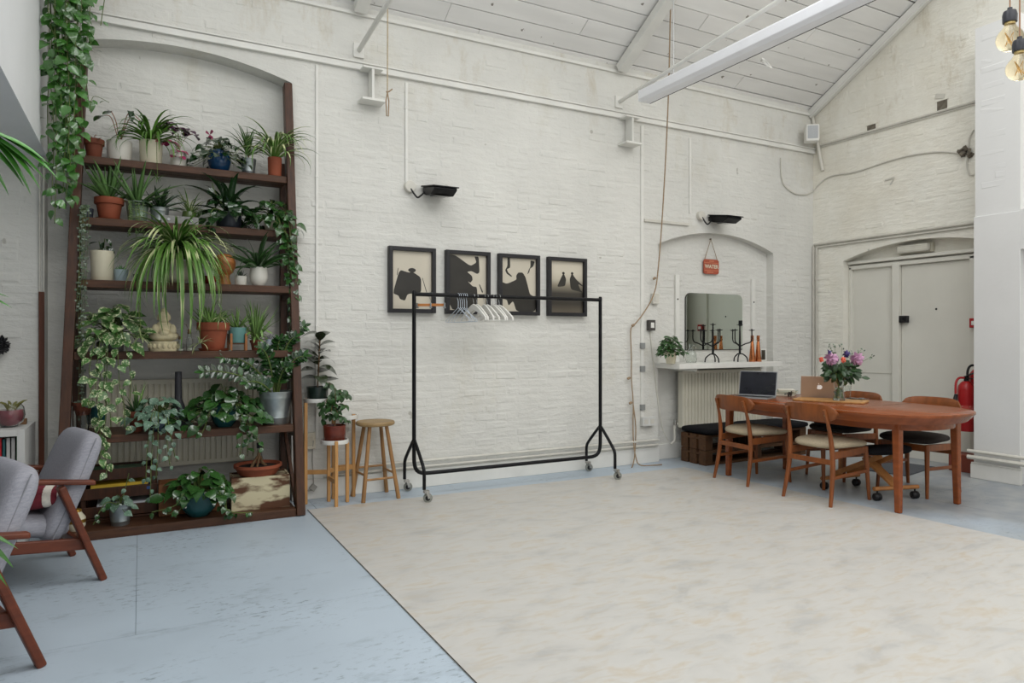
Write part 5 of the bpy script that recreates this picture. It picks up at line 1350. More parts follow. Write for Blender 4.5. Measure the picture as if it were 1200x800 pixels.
MB().tube([top - Vector((0, 0, .01)), top + Vector((.005, 0, .06))], .004, 6).build('stem', M_bark, t)
t, top, r, h, p = std(322, 5, 16, 22, 'cyl', M_terra, 'spider_plant', 'spider plant arching from an orange pot at the right end of the top board', .07)
tuft(t, top, 40, G_spid, .38, .019, (.7, 1.4), (1.7, 3.0), front=.8, ylim=.8)

# ---- second board from the top
t, top, r, h, p = std(128, 4, 31, 27, 'terra', M_terra, 'potted_aloe', 'spiky aloe in a terracotta pot with saucer, second board from the top', .16, saucer=True)
tuft(t, top, 30, G_aloe, .28, .032, (.5, 1.45), (-.2, .5), thick=True, ylim=.4)
t, top, r, h, p = std(161, 4, 25, 24, 'bucket', M_galvg, 'potted_aloe', 'tall aloe over trailing beads in a greenish zinc pot', .13)
tuft(t, top, 16, G_aloe, .30, .027, (.4, 1.3), (-.2, .6), thick=True, ylim=.4)
bd_ = MB(); st = MB()
for k in range(9):
    x = -.06 + .10 * k / 9 + rg.uniform(-.01, .01); L = rg.uniform(.08, .26)
    pts = spline([top + Vector((x * .5, -.03, 0)), top + Vector((x, -r - .012, .005)), top + Vector((x + .005, -r - .02, -L * .5)), top + Vector((x, -r - .02, -L))], 6)
    st.tube(pts, .0012, 4)
    for q in pts[4:]:
        for _ in range(2): bd_.sphere(q + Vector((rg.uniform(-.007, .007), rg.uniform(-.006, .006), rg.uniform(-.006, .006))), .0042, 6, 4)
o = bd_.build('bead_leaves', G_sans, t, fix=False); o['kind'] = 'stuff'; st.build('strings', M_stem, t, fix=False)['kind'] = 'stuff'
t, top, r, h, p = std(187, 4, 21, 19, 'bucket', M_galv, 'potted_rosette', 'dark glossy rosette in a zinc pot, second board from the top', .13)
tuft(t, top, 26, G_dark, .18, .032, (.35, 1.4), (.1, .9), thick=True, ylim=.3)
p = spot(211, 4, .05); tr = thing('metal_box', 'low silver metal box with round knobs on the second board', 'box', p)
w_, h_ = dpx(40, p), dpx(9.5, p); MB().box((0, .05, h_ / 2), (w_, .10, h_)).build('case', mat('dull_silver', '7d7d7a', rough=.45, metal=.4, var=.2, scale=30), tr, bevel=.004)
for k in (-1, 1): MB().lathe([(0, .008), (.009, .008), (.011, 0)], (k * w_ * .3, 0, h_ * .5), 10, axis=(0, -1, 0)).build('knob', M_steel, tr)
t, top, r, h, p = std(222, 4, 17, 19, 'belly', M_ggl, 'spider_plant', 'tiny spider plant in a green glass pot behind the silver box', .23)
tuft(t, top, 30, G_spid, .19, .012, (.6, 1.4), (.6, 2.0), ylim=.5)
t, top, r, h, p = std(268, 4, 29, 19, 'cyl', M_dkpot, 'potted_fern', 'broad-leaved dark fern in a slate pot, second board from the top', .14)
tuft(t, top, 18, G_dark, .34, .045, (.3, 1.3), (.6, 1.9), front=.7, ylim=.5)
bush(t, top, 34, lib('heart', G_dark), .115, .20, .14, low=-.3, back=.5, droop=.8)
vine(t, [top, top + Vector((-.10, -.08, .15)), top + Vector((-.12, -.06, .22))], lib('heart', G_dark), .075, .04)
vine(t, [top, top + Vector((-.12, -.12, .02)), top + Vector((-.15, -.15, -.16))], lib('heart', G_dark), .075, .05)
t, top, r, h, p = std(319, 4, 19, 19, 'belly', M_cream, 'trailing_hoya', 'hoya spilling from a cream pot and trailing down the right post', .13)
bush(t, top, 54, lib('heart', G_poth), .085, .19, .14, low=-.5, back=.4)
for dx, end, yy in ((.05, 405, -.18), (.0, 330, -.16), (.10, 385, -.15), (-.06, 300, -.17), (.02, 420, -.17), (.08, 350, -.19)):
    e = P3(340 + dx * 60, end, p.y + yy) - p
    vine(t, [top, top + Vector((dx, -.13, .02)), Vector((e.x - .015, yy, lerp(top.z, e.z, .4))), Vector((e.x + .012, yy, lerp(top.z, e.z, .7))), e], lib('heart', G_poth), .08, .042)

# ---- third board from the top
t, top, r, h, p = std(120, 3, 25, 35, 'cyl', M_cream, 'potted_zz_plant', 'young zz plant in a tall cream cylinder pot', .13)
for a in ((-.02, .10), (.015, .12), (.03, .07)):
    vine(t, [top, top + Vector((a[0] * .5, 0, a[1] * .5)), top + Vector((a[0], -.01, a[1]))], lib('oval', G_dark), .085, .02, taper=.8)
t, top, r, h, p = std(142, 3, 15, 14, 'cyl', M_pblue, 'potted_succulent', 'small succulent in a pale blue pot beside the tall cream one', .12)
tuft(t, top, 16, G_succ, .045, .014, (.3, 1.4), (-.3, .3), thick=True)
p = spot(162, 3, .12); o = MB().lathe([(0, 0), (.03, 0), (.032, .055), (.028, .055), (.026, .045), (0, .045)], (0, 0, 0), 20).build('candle_jar', M_black, None); o.location = p; tag(o, 'small black jar on the third board from the top', 'jar')
t, top, r, h, p = std(207, 3, 30, 26, 'belly', M_cream, 'spider_plant', 'large variegated spider plant cascading over the middle board', .11)
top = top + Vector((0, 0, .04))
tuft(t, top, 110, G_spid, 1.0, .030, (.6, 1.3), (2.15, 2.85), front=.95, ylim=.8, r0=.06, lv=(.4, 1.1), pw=.5, xlim=.5)
tuft(t, top, 60, G_spid, .6, .024, (.5, 1.2), (1.8, 2.6), front=.95, ylim=.8, r0=.06, lv=(.5, 1.1), pw=.8, xlim=.45)
tuft(t, top, 40, G_spid, .46, .022, (.9, 1.45), (1.6, 2.8), front=.8, ylim=.6, r0=.05)
for (u1, v1), nb in (((165, 395), 12), ((163, 372), 0), ((234, 402), 12), ((258, 372), 8)):
    e = P3(u1, v1, p.y - .26) - p
    MB().tube(spline([top, top + Vector((e.x * .6, -.2, .05)), Vector((e.x, -.26, lerp(top.z, e.z, .4))), e], 6), .0022, 5).build('runner', M_stem, t)
    if nb: tuft(t, e, nb, G_spid, .10, .008, (-.6, 1.0), (.4, 1.6))
p = spot(246, 3, .10); o = MB().lathe([(0, 0), (.03, 0), (.034, .004), (.045, .03), (.05, .06), (.046, .06), (.04, .03), (0, .012)], (0, 0, 0), 22).build('red_bowl', mat('dark_red_glaze', '7a1f1c', rough=.25, var=.2), None); o.location = p; tag(o, 'small dark red bowl beside the wooden head', 'bowl')
p = spot(263, 3, .12); t = thing('wooden_bust', 'featureless turned wooden head on the third board', 'ornament', p)
M_head = mat('turned_wood', '9a6234', rough=.35, var=.25, scale=4, stretch=(2, 2, 7))
MB().lathe([(0, 0), (.045, 0), (.048, .01), (.036, .05), (.038, .075), (.06, .095), (.078, .135), (.08, .165), (.07, .20), (.045, .225), (0, .235)], (0, 0, 0), 28).build('head', M_head, t)
t, top, r, h, p = std(282, 3, 14, 11, 'cyl', M_wpot, 'potted_succulent', 'little dark succulent in a small white pot right of the wooden head', .11)
tuft(t, top, 16, G_dark, .055, .013, (.5, 1.5), (-.3, .3), thick=True)
t, top, r, h, p = std(303, 3, 21, 22, 'belly', M_wpot, 'potted_aloe', 'thorny aloe bending over a round white pot', .12)
tuft(t, top, 34, G_fic, .31, .027, (.4, 1.45), (.4, 2.0), thick=True, front=.5, ylim=.5)

# ---- fourth board
t, top, r, h, p = std(132, 2, 24, 22, 'cyl', M_galv, 'marbled_pothos', 'cream-marbled pothos tumbling over two boards on the left', .15)
bush(t, top, 60, lib('heart', G_var), .105, .19, .20, low=-.35, back=.5)
for u1, v1, u2, v2 in ((125, 440, 118, 530), (140, 450, 146, 500), (112, 450, 117, 545), (122, 460, 130, 500), (150, 420, 152, 470), (105, 430, 103, 475), (116, 480, 125, 560)):
    yb_ = p.y - .20; a = P3(u1, v1, yb_) - p; b = P3(u2, v2, yb_ - .04) - p
    vine(t, [top, top + Vector((a.x * .6, -.16, .03)), a, a.lerp(b, .5) + Vector((.012, 0, 0)), b], lib('heart', G_var), .092, .055)
# stone statue
p = spot(192, 2, .12); t = thing('seated_statue', 'cream stone seated buddha statue on a carved base', 'statue', p)
M_stone = mat('cream_stone', 'c3b896', rough=.85, var=.22, scale=22, bump=.35, bscale=45)
w_ = dpx(32, p) / 2; H = dpx(50, p)
MB().lathe([(0, 0), (w_ * .95, 0), (w_, .012), (w_ * .9, .03), (w_ * .97, .05), (w_ * .92, .07), (0, .07)], (0, 0, 0), 28, squash=.7).build('base', M_stone, t)
b = MB(); b.sphere((0, -.005, .105), w_ * .98, 20, 10, (1, .62, .42)); b.sphere((0, 0, .15), w_ * .62, 18, 12, (1.05, .75, 1.1)); b.sphere((-w_ * .55, -.02, .145), w_ * .28, 12, 8, (1, 1, 1.7)); b.sphere((w_ * .55, -.02, .145), w_ * .28, 12, 8, (1, 1, 1.7)); b.sphere((0, -.04, .125), w_ * .34, 12, 8, (1.2, .9, .9))
b.build('body', M_stone, t)
hd = MB(); hd.sphere((0, -.008, H * .80), w_ * .42, 18, 12, (.95, .95, 1.15)); hd.sphere((0, 0, H * .95), w_ * .2, 12, 8); hd.sphere((-w_ * .4, 0, H * .78), w_ * .1, 8, 6, (.6, 1, 2.2)); hd.sphere((w_ * .4, 0, H * .78), w_ * .1, 8, 6, (.6, 1, 2.2)); hd.sphere((0, -w_ * .42, H * .79), w_ * .08, 8, 6, (.8, .8, 1.4))
hd.build('head', M_stone, t)
for k in range(9):
    a = PI + PI * (k + .5) / 9; MB().sphere((w_ * .97 * math.cos(a), w_ * .68 * math.sin(a), .035), .012, 8, 6, (1, .6, 1.6)).build('petal', M_stone, t)
for u, wv, hv, lb in ((211.5, 8, 15, 'short clear glass vial with a cork beside the statue'), (222, 7.5, 22, 'tall slim glass vial with a twig beside the terracotta pot')):
    p = spot(u, 2, .09); r, h = dpx(wv, p) / 2, dpx(hv, p); t = thing('glass_vial', lb, 'vial', p)
    MB().lathe([(0, 0), (r, 0), (r, h * .6), (r * .6, h * .75), (r * .6, h), (r * .5, h), (r * .5, h * .75), (r * .9, h * .58), (r * .9, .004), (0, .004)], (0, 0, 0), 16).build('glass', M_glass, t)
    MB().lathe([(0, h * .9), (r * .5, h * .9), (r * .55, h * 1.15), (0, h * 1.15)], (0, 0, 0), 12).build('cork', M_bark, t)
    MB().lathe([(0, .005), (r * .88, .005), (r * .88, h * .15), (0, h * .15)], (0, 0, 0), 14).build('white_sand', M_wpot, t)
    MB().tube([(0, 0, h), (-.02, 0, h * 1.4), (-.035, 0, h * 1.45)], .0018, 5).build('twig', M_bark, t)
t, top, r, h, p = std(250, 2, 36, 33, 'terra', M_terra, 'potted_aloe', 'small aloe in a broad terracotta pot with saucer, fourth board', .12, saucer=True)
tuft(t, top + Vector((-.02, 0, 0)), 22, G_sans, .16, .026, (.7, 1.45), (-.2, .5), thick=True, r0=.04)
vine(t, [top, top + Vector((.0, 0, .12)), top + Vector((.03, -.01, .20))], lib('lance', G_aloe), .11, .03)
MB().lathe([(0, 0), (.006, 0), (.008, .04), (.012, .05), (.010, .09), (0, .10)], top + Vector((.075, 0, 0)), 10).build('plant_marker', M_blackp, t)
p = spot(278, 2, .13); t = plant('potted_aloe', 'aloe in a teal pot held in a wooden legged stand', p); r, h = dpx(20, p) / 2, dpx(18, p); lift = dpx(9, p)
pot(t, 'cyl', r, h, mat('teal_grey_glaze', '5f8a86', rough=.4, var=.06), at=Vector((0, 0, lift))); top = Vector((0, 0, lift + h * .85))
for a in (.6, 2.5, 4.0, 5.6): MB().box((math.cos(a) * (r + .009), math.sin(a) * (r + .009), lift * 1.1), (.016, .016, lift * 2.2)).build('stand_leg', M_head, t, bevel=.002)
MB().box((0, 0, lift - .006), (2 * r, .014, .012)).build('stand_bar', M_head, t)
tuft(t, top, 16, G_sans, .16, .018, (.6, 1.5), (-.2, .6), thick=True)
t, top, r, h, p = std(300, 2, 14, 12, 'terra', M_terra2, 'potted_aloe', 'tall upright pale aloe in a small terracotta pot, fourth board', .17)
tuft(t, top, 24, G_sans, .28, .016, (1.0, 1.5), (-.1, .7), thick=True)
bush(t, top, 26, lib('lance', G_sans), .08, .10, .14, low=.1)
t, top, r, h, p = std(318, 2, 12, 13, 'cyl', mat('blue_white_glaze', '8fa0b4', rough=.4, col2='d2d6da', scale=60), 'potted_succulent', 'pink-grey succulent in a blue and white patterned pot', .08)
tuft(t, top, 14, leaf_mat('pink_grey_leaf', '8a8a8c'), .05, .015, (.4, 1.4), (-.3, .3), thick=True)
p = spot(330, 2, .12); t = thing('copper_planter', 'faceted copper planter at the right end of the fourth board', 'planter', p)
MB().lathe([(0, 0), (.03, 0), (.045, .04), (.03, .08), (.026, .08), (.04, .04), (.026, .006), (0, .006)], (0, 0, 0), 6).build('shell', mat('copper_leaf_metal', '8a5230', rough=.35, metal=.9), t, sharp=False)
tuft(t, Vector((0, 0, .05)), 8, G_dark, .06, .012, (.6, 1.4), (-.2, .4), thick=True)

# ---- fifth board
p = spot(97, 1, .14); t = thing('glass_planter', 'terracotta pot standing in a clear glass vase at the left end of the fifth board', 'planter', p)
MB().lathe([(0, 0), (.05, 0), (.052, .16), (.049, .16), (.047, .008), (0, .008)], (0, 0, 0), 22).build('glass', M_glass, t)
pot(t, 'terra', .062, .085, M_terra2, at=Vector((0, 0, .13)))
bush(t, Vector((0, 0, .20)), 14, lib('round', G_grey), .026, .06, .03)
p = spot(113, 1, .22); t = thing('legged_planter', 'dark teal planter on thin black legs behind the marbled pothos', 'planter', p)
pot(t, 'cyl', .062, .115, M_teal, at=Vector((0, 0, .06)))
for a in (.8, 2.4, 4.0, 5.5): MB().tube([(math.cos(a) * .055, math.sin(a) * .055, .07), (math.cos(a) * .07, math.sin(a) * .07, 0)], .004, 6).build('leg', M_blackm, t)
t, top, r, h, p = std(160, 1, 19, 24, 'terra', M_terra2, 'potted_haworthia', 'spiky haworthia in a terracotta pot, fifth board', .15)
tuft(t, top, 26, G_fic, .13, .014, (.5, 1.5), (-.2, .4), thick=True); tuft(t, top, 6, G_sans, .20, .014, (1.1, 1.5), (-.1, .2), thick=True)
t, top, r, h, p = std(186, 1, 24, 22, 'cyl', mat('slate_blue_glaze', '3c4657', rough=.4), 'silver_pothos', 'silvery pothos trailing from a slate blue pot to the lowest board', .12)
bush(t, top, 44, lib('heart', G_silv), .075, .17, .12, low=-.5, back=.5)
for u1, v1, u2, v2 in ((185, 520, 183, 560), (178, 530, 176, 582), (196, 520, 199, 545), (173, 525, 171, 560), (200, 510, 205, 535)):
    yb_ = p.y - .16; a = P3(u1, v1, yb_) - p; b = P3(u2, v2, yb_) - p
    vine(t, [top, top + Vector((a.x * .6, -.13, .02)), a, b], lib('heart', G_silv), .06, .045)
p = spot(209, 1, .20); t = thing('bottle_vase', 'matt black conical bottle vase with a long square neck', 'vase', p)
w_, H = dpx(30, p) / 2, dpx(66, p)
MB().lathe([(0, 0), (w_ * .8, 0), (w_, .015), (w_ * .95, .04), (w_ * .35, H * .46), (w_ * .27, H * .52), (w_ * .24, H), (w_ * .18, H), (w_ * .18, H * .9), (0, H * .9)], (0, 0, 0), 26).build('body', mat('matt_black_clay', '26262b', rough=.6, var=.1), t)
t, top, r, h, p = std(263, 1, 30, 28, 'belly', M_teal, 'green_pothos', 'glossy green pothos spreading from a dark teal pot, fifth board', .14)
bush(t, top, 70, lib('heart', G_poth), .10, .26, .12, low=-.42, back=.45, xs=1.15)
bush(t, top, 14, lib('heart', G_dark), .10, .14, .16, low=-.1)
for u1, v1, u2, v2 in ((288, 500, 290, 530), (296, 505, 309, 525), (284, 510, 281, 533), (240, 500, 236, 508)):
    yb_ = p.y - .17; a = P3(u1, v1, yb_) - p; b = P3(u2, v2, yb_) - p
    vine(t, [top, top + Vector((a.x * .6, -.14, .02)), a, b], lib('heart', G_poth), .075, .045)
t, top, r, h, p = std(323, 1, 39, 38, 'bucket', M_galv, 'zz_plant', 'big zz plant with glossy feathered stems in a zinc bucket', .15)
for tip in ((-.50, -.10, .20), (-.36, -.05, .30), (-.12, -.10, .36), (.02, -.05, .42), (.12, -.08, .44), (.18, -.12, .30), (-.22, -.15, .12), (.06, -.16, .22), (.20, .0, .52), (-.04, .02, .34)):
    e = top + Vector(tip); c1 = top + Vector((tip[0] * .25, tip[1] * .3, tip[2] * .75))
    pts = bez(top + Vector((tip[0] * .08, 0, -.01)), c1, c1.lerp(e, .6) + Vector((0, 0, .03)), e, 12)
    MB().tube(pts, [lerp(.008, .0025, k / 12) for k in range(13)], 6).build('stem', M_stem, t)
    for k in range(3, 13):
        ax = (pts[k] - pts[k - 1]).normalized(); sd = ax.cross(Vector((0, -1, .3))).normalized()
        for s in (-1, 1): put(t, lib('oval', G_dark if k % 3 else G_poth)[k % 2], pts[k], ax * .55 + sd * s * .8 + Vector((0, -.15, 0)), Vector((0, -.8, .6)) , .085 * (1 - .3 * (k - 3) / 10))
    put(t, lib('oval', G_poth)[0], e, pts[-1] - pts[-2], (0, -.7, .7), .07)

# ---- lowest board
p = spot(140, 0, .42); t = thing('wooden_crate', 'dark slatted wooden crate of magazines at the left of the lowest board', 'crate', p)
cw, cd, chh_ = .46, .26, .36
for k in range(3):
    z = .02 + k * .125
    MB().span((-cw / 2, -cd / 2, z), (cw / 2, -cd / 2 + .014, z + .075)).build('slat', M_post, t, bevel=.003); MB().span((-cw / 2, cd / 2 - .014, z), (cw / 2, cd / 2, z + .075)).build('slat', M_post, t, bevel=.003)
    for s in (-1, 1): MB().span((s * cw / 2 - .007, -cd / 2 + .014, z), (s * cw / 2 + .007, cd / 2 - .014, z + .075)).build('side_slat', M_post, t, bevel=.003)
for sx in (-1, 1):
    for sy in (-1, 1): MB().box((sx * (cw / 2 - .02), sy * (cd / 2 - .028), chh_ / 2), (.028, .028, chh_)).build('corner_post', M_post, t, bevel=.003)
MB().span((-cw / 2, -cd / 2, .002), (cw / 2, cd / 2, .016)).build('bottom', M_post, t)
for k, (c, lb, z, tl) in enumerate((('2c6e4a', 'green magazine lying at the top of the wooden crate', .33, .0), ('c9a72e', 'yellow magazine lying in the wooden crate', .235, .06), ('2c4f8a', 'blue magazine lying in the wooden crate', .20, -.03), ('b9bcc0', 'pale magazine at the bottom of the wooden crate', .10, .02))):
    m_ = thing('magazine', lb, 'magazine', p + Vector((.02 * (k - 1), -.02, z - .012)), tl, 'magazines in the crate')
    MB().box((0, 0, .008), (.34, .20, .014)).build('pages', MATS['page_paper'], m_); MB().box((0, 0, .0165), (.345, .205, .003)).build('cover', mat('cover_mag_' + c, c, rough=.4), m_); MB().box((0, -.104, .008), (.345, .003, .019)).build('spine', MATS['cover_mag_' + c], m_)
t, top, r, h, p = std(141, 0, 25, 25, 'bucket', M_galv, 'young_pothos', 'young silvery pothos in a small zinc pot on the lowest board', .12)
bush(t, top, 9, lib('heart', G_silv), .075, .09, .08, low=-.2)
vine(t, [top, top + Vector((.03, 0, .12)), top + Vector((.05, -.02, .22))], lib('heart', G_silv), .06, .05)
vine(t, [top, top + Vector((-.08, -.08, .05)), top + Vector((-.15, -.09, -.08))], lib('heart', G_poth), .055, .035)
p = spot(89, 0, .10); t = thing('ceramic_jar', 'cream and gold striped jar behind the armchair on the lowest board', 'jar', p)
MB().lathe([(0, 0), (.04, 0), (.055, .03), (.055, .08), (.035, .11), (.03, .12), (0, .12)], (0, 0, 0), 22).build('body', M_cream, t)
MB().lathe([(.0562, .05), (.0562, .072)], (0, 0, 0), 22).build('band', mat('gold_band', 'b0873c', rough=.35, metal=.7), t); MB().lathe([(.033, .12), (.03, .135), (.01, .14), (0, .14)], (0, 0, 0), 18).build('lid', MATS['gold_band'], t)
p = spot(222, 0, .32); t = thing('wooden_box', 'plain orange-brown wooden box behind the teal bowl', 'box', p)
for a_, b_ in (((-.20, -.10, 0), (.20, -.085, .22)), ((-.20, .085, 0), (.20, .10, .22)), ((-.20, -.085, 0), (-.185, .085, .22)), ((.185, -.085, 0), (.20, .085, .22)), ((-.185, -.085, 0), (.185, .085, .012))): MB().span(a_, b_).build('panel', mat('orange_brown_board', '7d4f2c', rough=.6, var=.25, scale=4, stretch=(1, 6, 6)), t, bevel=.002)
t, top, r, h, p = std(233, 0, 42, 30, 'bowl', M_teal, 'bowl_pothos', 'glossy pothos overflowing a wide teal bowl on the lowest board', .13)
bush(t, top, 50, lib('heart', G_poth), .10, .21, .16, low=-.02, back=.6, droop=.4)
for u1, v1, u2, v2 in ((205, 592, 178, 600), (210, 598, 192, 602), (262, 570, 266, 602), (268, 598, 296, 602), (258, 590, 270, 606)):
    a = P3(u1, v1, p.y - .17) - p; b = P3(u2, v2, p.y - .14) - p; a.z = max(a.z, .02); b.z = max(b.z, .012)
    vine(t, [top, top + Vector((a.x * .6, -.16, .05)), a, b], lib('heart', G_poth), .07, .04)
p = spot(304, 0, .24); t = thing('painted_box', 'distressed cream and brown painted wooden box on the lowest board', 'box', p, -.05)
M_dist = mat('distressed_paint', 'c9bf9e', rough=.75, col2='5a3a26', scale=5, stretch=(1, 1, 2.6), contrast=(.46, .56), detail=8)
bw, bdp, bh = .40, .26, .235
for a_, b_ in (((-bw / 2, -bdp / 2, 0), (bw / 2, -bdp / 2 + .014, bh)), ((-bw / 2, bdp / 2 - .014, 0), (bw / 2, bdp / 2, bh)), ((-bw / 2, -bdp / 2 + .014, 0), (-bw / 2 + .014, bdp / 2 - .014, bh)), ((bw / 2 - .014, -bdp / 2 + .014, 0), (bw / 2, bdp / 2 - .014, bh)), ((-bw / 2 + .014, -bdp / 2 + .014, bh - .02), (bw / 2 - .014, bdp / 2 - .014, bh - .008))): MB().span(a_, b_).build('panel', M_dist, t, bevel=.002)
p2 = p + Vector((-.01, 0, bh)); t = plant('bonsai_bowl', 'gnarled bare stump in a shallow terracotta bowl on the painted box', p2)
MB().lathe([(0, 0), (.13, 0), (.16, .05), (.17, .055), (.17, .075), (.155, .075), (.145, .055), (0, .055)], (0, 0, 0), 30).build('pot', M_terra, t)
MB().lathe([(0, .058), (.14, .056)], (0, 0, 0), 24).build('soil', M_soil, t)
MB().tube(spline([(-.05, -.02, .05), (-.02, 0, .10), (.01, 0, .13), (.03, .01, .08), (.06, .0, .055)], 5), .011, 8).tube(spline([(.0, 0, .12), (.012, 0, .16), (.02, 0, .19)], 4), [.012] * 5 + [.009] * 4, 8).tube(spline([(-.01, -.03, .055), (.0, -.02, .10), (.01, 0, .13)], 4), .009, 8).build('stump', M_bark, t)
p = spot(304, 0, .47); t = thing('glass_bottle', 'clear glass bottle with dark cap behind the bonsai bowl', 'bottle', p)
MB().lathe([(0, 0), (.035, 0), (.037, .28), (.02, .33), (.018, .40), (.014, .40), (.016, .33), (.033, .27), (.032, .006), (0, .006)], (0, 0, 0), 20).build('glass', M_glass, t); MB().lathe([(0, .39), (.021, .39), (.021, .43), (0, .43)], (0, 0, 0), 14).build('cap', M_dkpot, t)

# ---- string of hearts hanging along the left post
p = spot(101, 4, .10); t = plant('string_of_hearts', 'string of hearts hanging in a thin grey-green curtain by the left post', p)
pot(t, 'cyl', .045, .07, M_dkpot); top = Vector((0, 0, .06))
for k in range(7):
    u = 92 + 1.9 * k + rg.uniform(-1, 1); v = rg.choice((490, 470, 440, 478, 400, 455, 360)); e = P3(u - 3, v, p.y - .19) - p; a = P3(u, 262, p.y - .15) - p
    pts = [top, top + Vector((a.x * .7, -.10, .015)), a, a.lerp(e, .4) + Vector((rg.uniform(-.015, .015), 0, 0)), a.lerp(e, .7) + Vector((rg.uniform(-.015, .015), 0, 0)), e]
    vine(t, pts, lib('round', G_grey), .024, .023, r=.0012)

# ---- big pothos hanging from the roof at the top left
p = Vector((-.33, 5.44, 3.74)); t = plant('hanging_pothos', 'long pothos hanging from the roof in a thick green curtain at the top left', p)
pot(t, 'belly', .12, .16, M_terra2)
for a in (0, 2.1, 4.2): MB().tube([(.11 * math.cos(a), .11 * math.sin(a), .15), (0, 0, .36)], .002, 4).build('hanger_cord', M_string, t)
top = Vector((0, 0, .14))
r2 = random.Random(77)
for k, (u0, u1, v1, dy) in enumerate(((58, 57, 190, -.10), (62, 60, 240, -.14), (66, 64, 262, -.16), (70, 70, 200, -.08), (74, 74, 225, -.15), (78, 77, 245, -.12), (82, 83, 200, -.16), (86, 84, 235, -.10), (90, 88, 215, -.15), (94, 94, 185, -.08), (98, 97, 150, -.12), (101, 104, 120, -.05), (76, 72, 130, -.18), (68, 66, 110, -.18), (84, 86, 90, -.17), (104, 108, 60, -.10), (60, 63, 80, -.17), (92, 90, 60, -.17), (80, 80, 180, -.19))):
    a = P3(u0, -10, p.y + dy) - p; e = P3(u1, v1, p.y + dy) - p
    pts = [top, Vector((a.x * .8, dy, .17)), Vector((a.x, dy, .05)), a.lerp(e, .3) + Vector((r2.uniform(-.02, .02), 0, 0)), a.lerp(e, .65) + Vector((r2.uniform(-.02, .02), 0, 0)), e]
    vine(t, pts, lib('heart', G_hang), .105, .044, rnd=r2)
# a loose runner arching to the right
e = P3(118, 30, p.y - .1) - p
vine(t, [Vector((.1, -.1, .17)), Vector((.14, -.1, .05)), e], lib('oval', G_hang), .085, .07)
e = P3(128, 120, p.y - .1) - p; vine(t, [P3(105, 130, p.y - .1) - p, P3(110, 113, p.y - .1) - p, e], lib('oval', G_dark), .07, .08, r=.002)

# ---- plants on the tiered stand
c, _ = TR['high']; p = c + Vector((0, 0, .008)); t = plant('rubber_plant', 'dark-leaved rubber plant in a dark green glazed pot on the highest tray', p)
r, h = .085, .115; pot(t, 'cyl', r, h, M_dkgreen); top = Vector((0, 0, h * .85))
MB().tube(spline([top, top + Vector((.01, 0, .2)), top + Vector((.02, 0, .42))], 5), .006, 8).build('stem', M_bark, t)
for k in range(18):
    q = k / 17; a = k * 2.4; z = .06 + .36 * q
    put(t, lib('oval', G_rub)[k % 3], top + Vector((.02 * q, 0, z)), (math.cos(a), math.sin(a) * .8 - .2, .15 + .8 * q), (0, -.3, 1), (.17 * (1 - .25 * q), .21 * (1 - .25 * q), .17))
c, _ = TR['low']; p = c + Vector((0, 0, .008)); t = plant('weeping_fig', 'weeping fig in a red-brown glazed pot on the lowest tray', p)
r, h = .088, .135; pot(t, 'cyl', r, h, M_redgl); top = Vector((0, 0, h * .85))
st = MB(); st.tube(spline([top, top + Vector((.01, 0, .12)), top + Vector((0, 0, .3))], 5), .006, 8)
for k in range(16):
    a = k * 2.4; q = .08 + .24 * k / 16; s0 = top + Vector((0, 0, q)); e = top + Vector((math.cos(a) * .10, math.sin(a) * .09, q + .03 + rg.uniform(-.12, .05)))
    pts = spline([s0, s0.lerp(e, .5) + Vector((0, 0, .03)), e], 4); st.tube(pts, .002, 4)
    for j in range(7): put(t, rg.choice(lib('oval', G_fic)), pts[min(len(pts) - 1, 2 + j)], (rg.uniform(-1, 1), rg.uniform(-1, .4), rg.uniform(-1, -.1)), (rg.uniform(-.4, .4), -.7, .7), .068)
st.build('branches', M_bark, t)

# ---- palm beside the camera at the left
p = Vector((-1.05, 2.55, 0)); t = plant('potted_palm', 'palm whose leaf tips reach into the left frame edge', p)
pot(t, 'terra', .19, .36, M_terra2); top = Vector((0, 0, .32))
def frond(ctrl, leaves, r=.006):
    pts = spline([q - p if isinstance(q, Vector) and q.length > 1.2 else top for q in ctrl], 8)
    MB().tube(pts, [lerp(r, .002, k / (len(pts) - 1)) for k in range(len(pts))], 6).build('frond_stem', M_stem, t)
    for (a, b, w) in leaves:
        a, b = a - p, b - p; d = b - a; L = d.length
        me = blade_mesh(G_palm, .25, .5, round(w / L, 2)); put(t, me, a, d, (0, -.5, 1), L)
Y_ = 2.62
V = lambda u, v, y=Y_: ony(u, v, y)
frond([top, V(-260, 330), V(-140, 200), V(-40, 152), V(-4, 158)], [(V(-14, 152), V(66, 214), .030), (V(-20, 150), V(45, 226), .028), (V(-30, 152), V(40, 206), .026), (V(-34, 155), V(26, 222), .026), (V(-40, 160), V(8, 232), .022), (V(-60, 165), V(-5, 240), .024), (V(-60, 160), V(-20, 100), .022), (V(-8, 156), V(56, 196), .026), (V(-24, 151), V(52, 216), .024), (V(-28, 153), V(20, 196), .022), (V(-16, 154), V(34, 232), .022)])
frond([top, V(-260, 520), V(-150, 380), V(-50, 340)], [(V(-50, 340), V(14, 364), .022), (V(-60, 338), V(12, 352), .02), (V(-80, 345), V(-10, 420), .02)])
frond([top, V(-200, 640, 2.2), V(-120, 590, 2.2), V(-40, 620, 2.2)], [(V(-40, 620, 2.2), V(14, 668, 2.2), .02), (V(-50, 615, 2.2), V(20, 646, 2.2), .018), (V(-60, 620, 2.2), V(6, 690, 2.2), .018)])

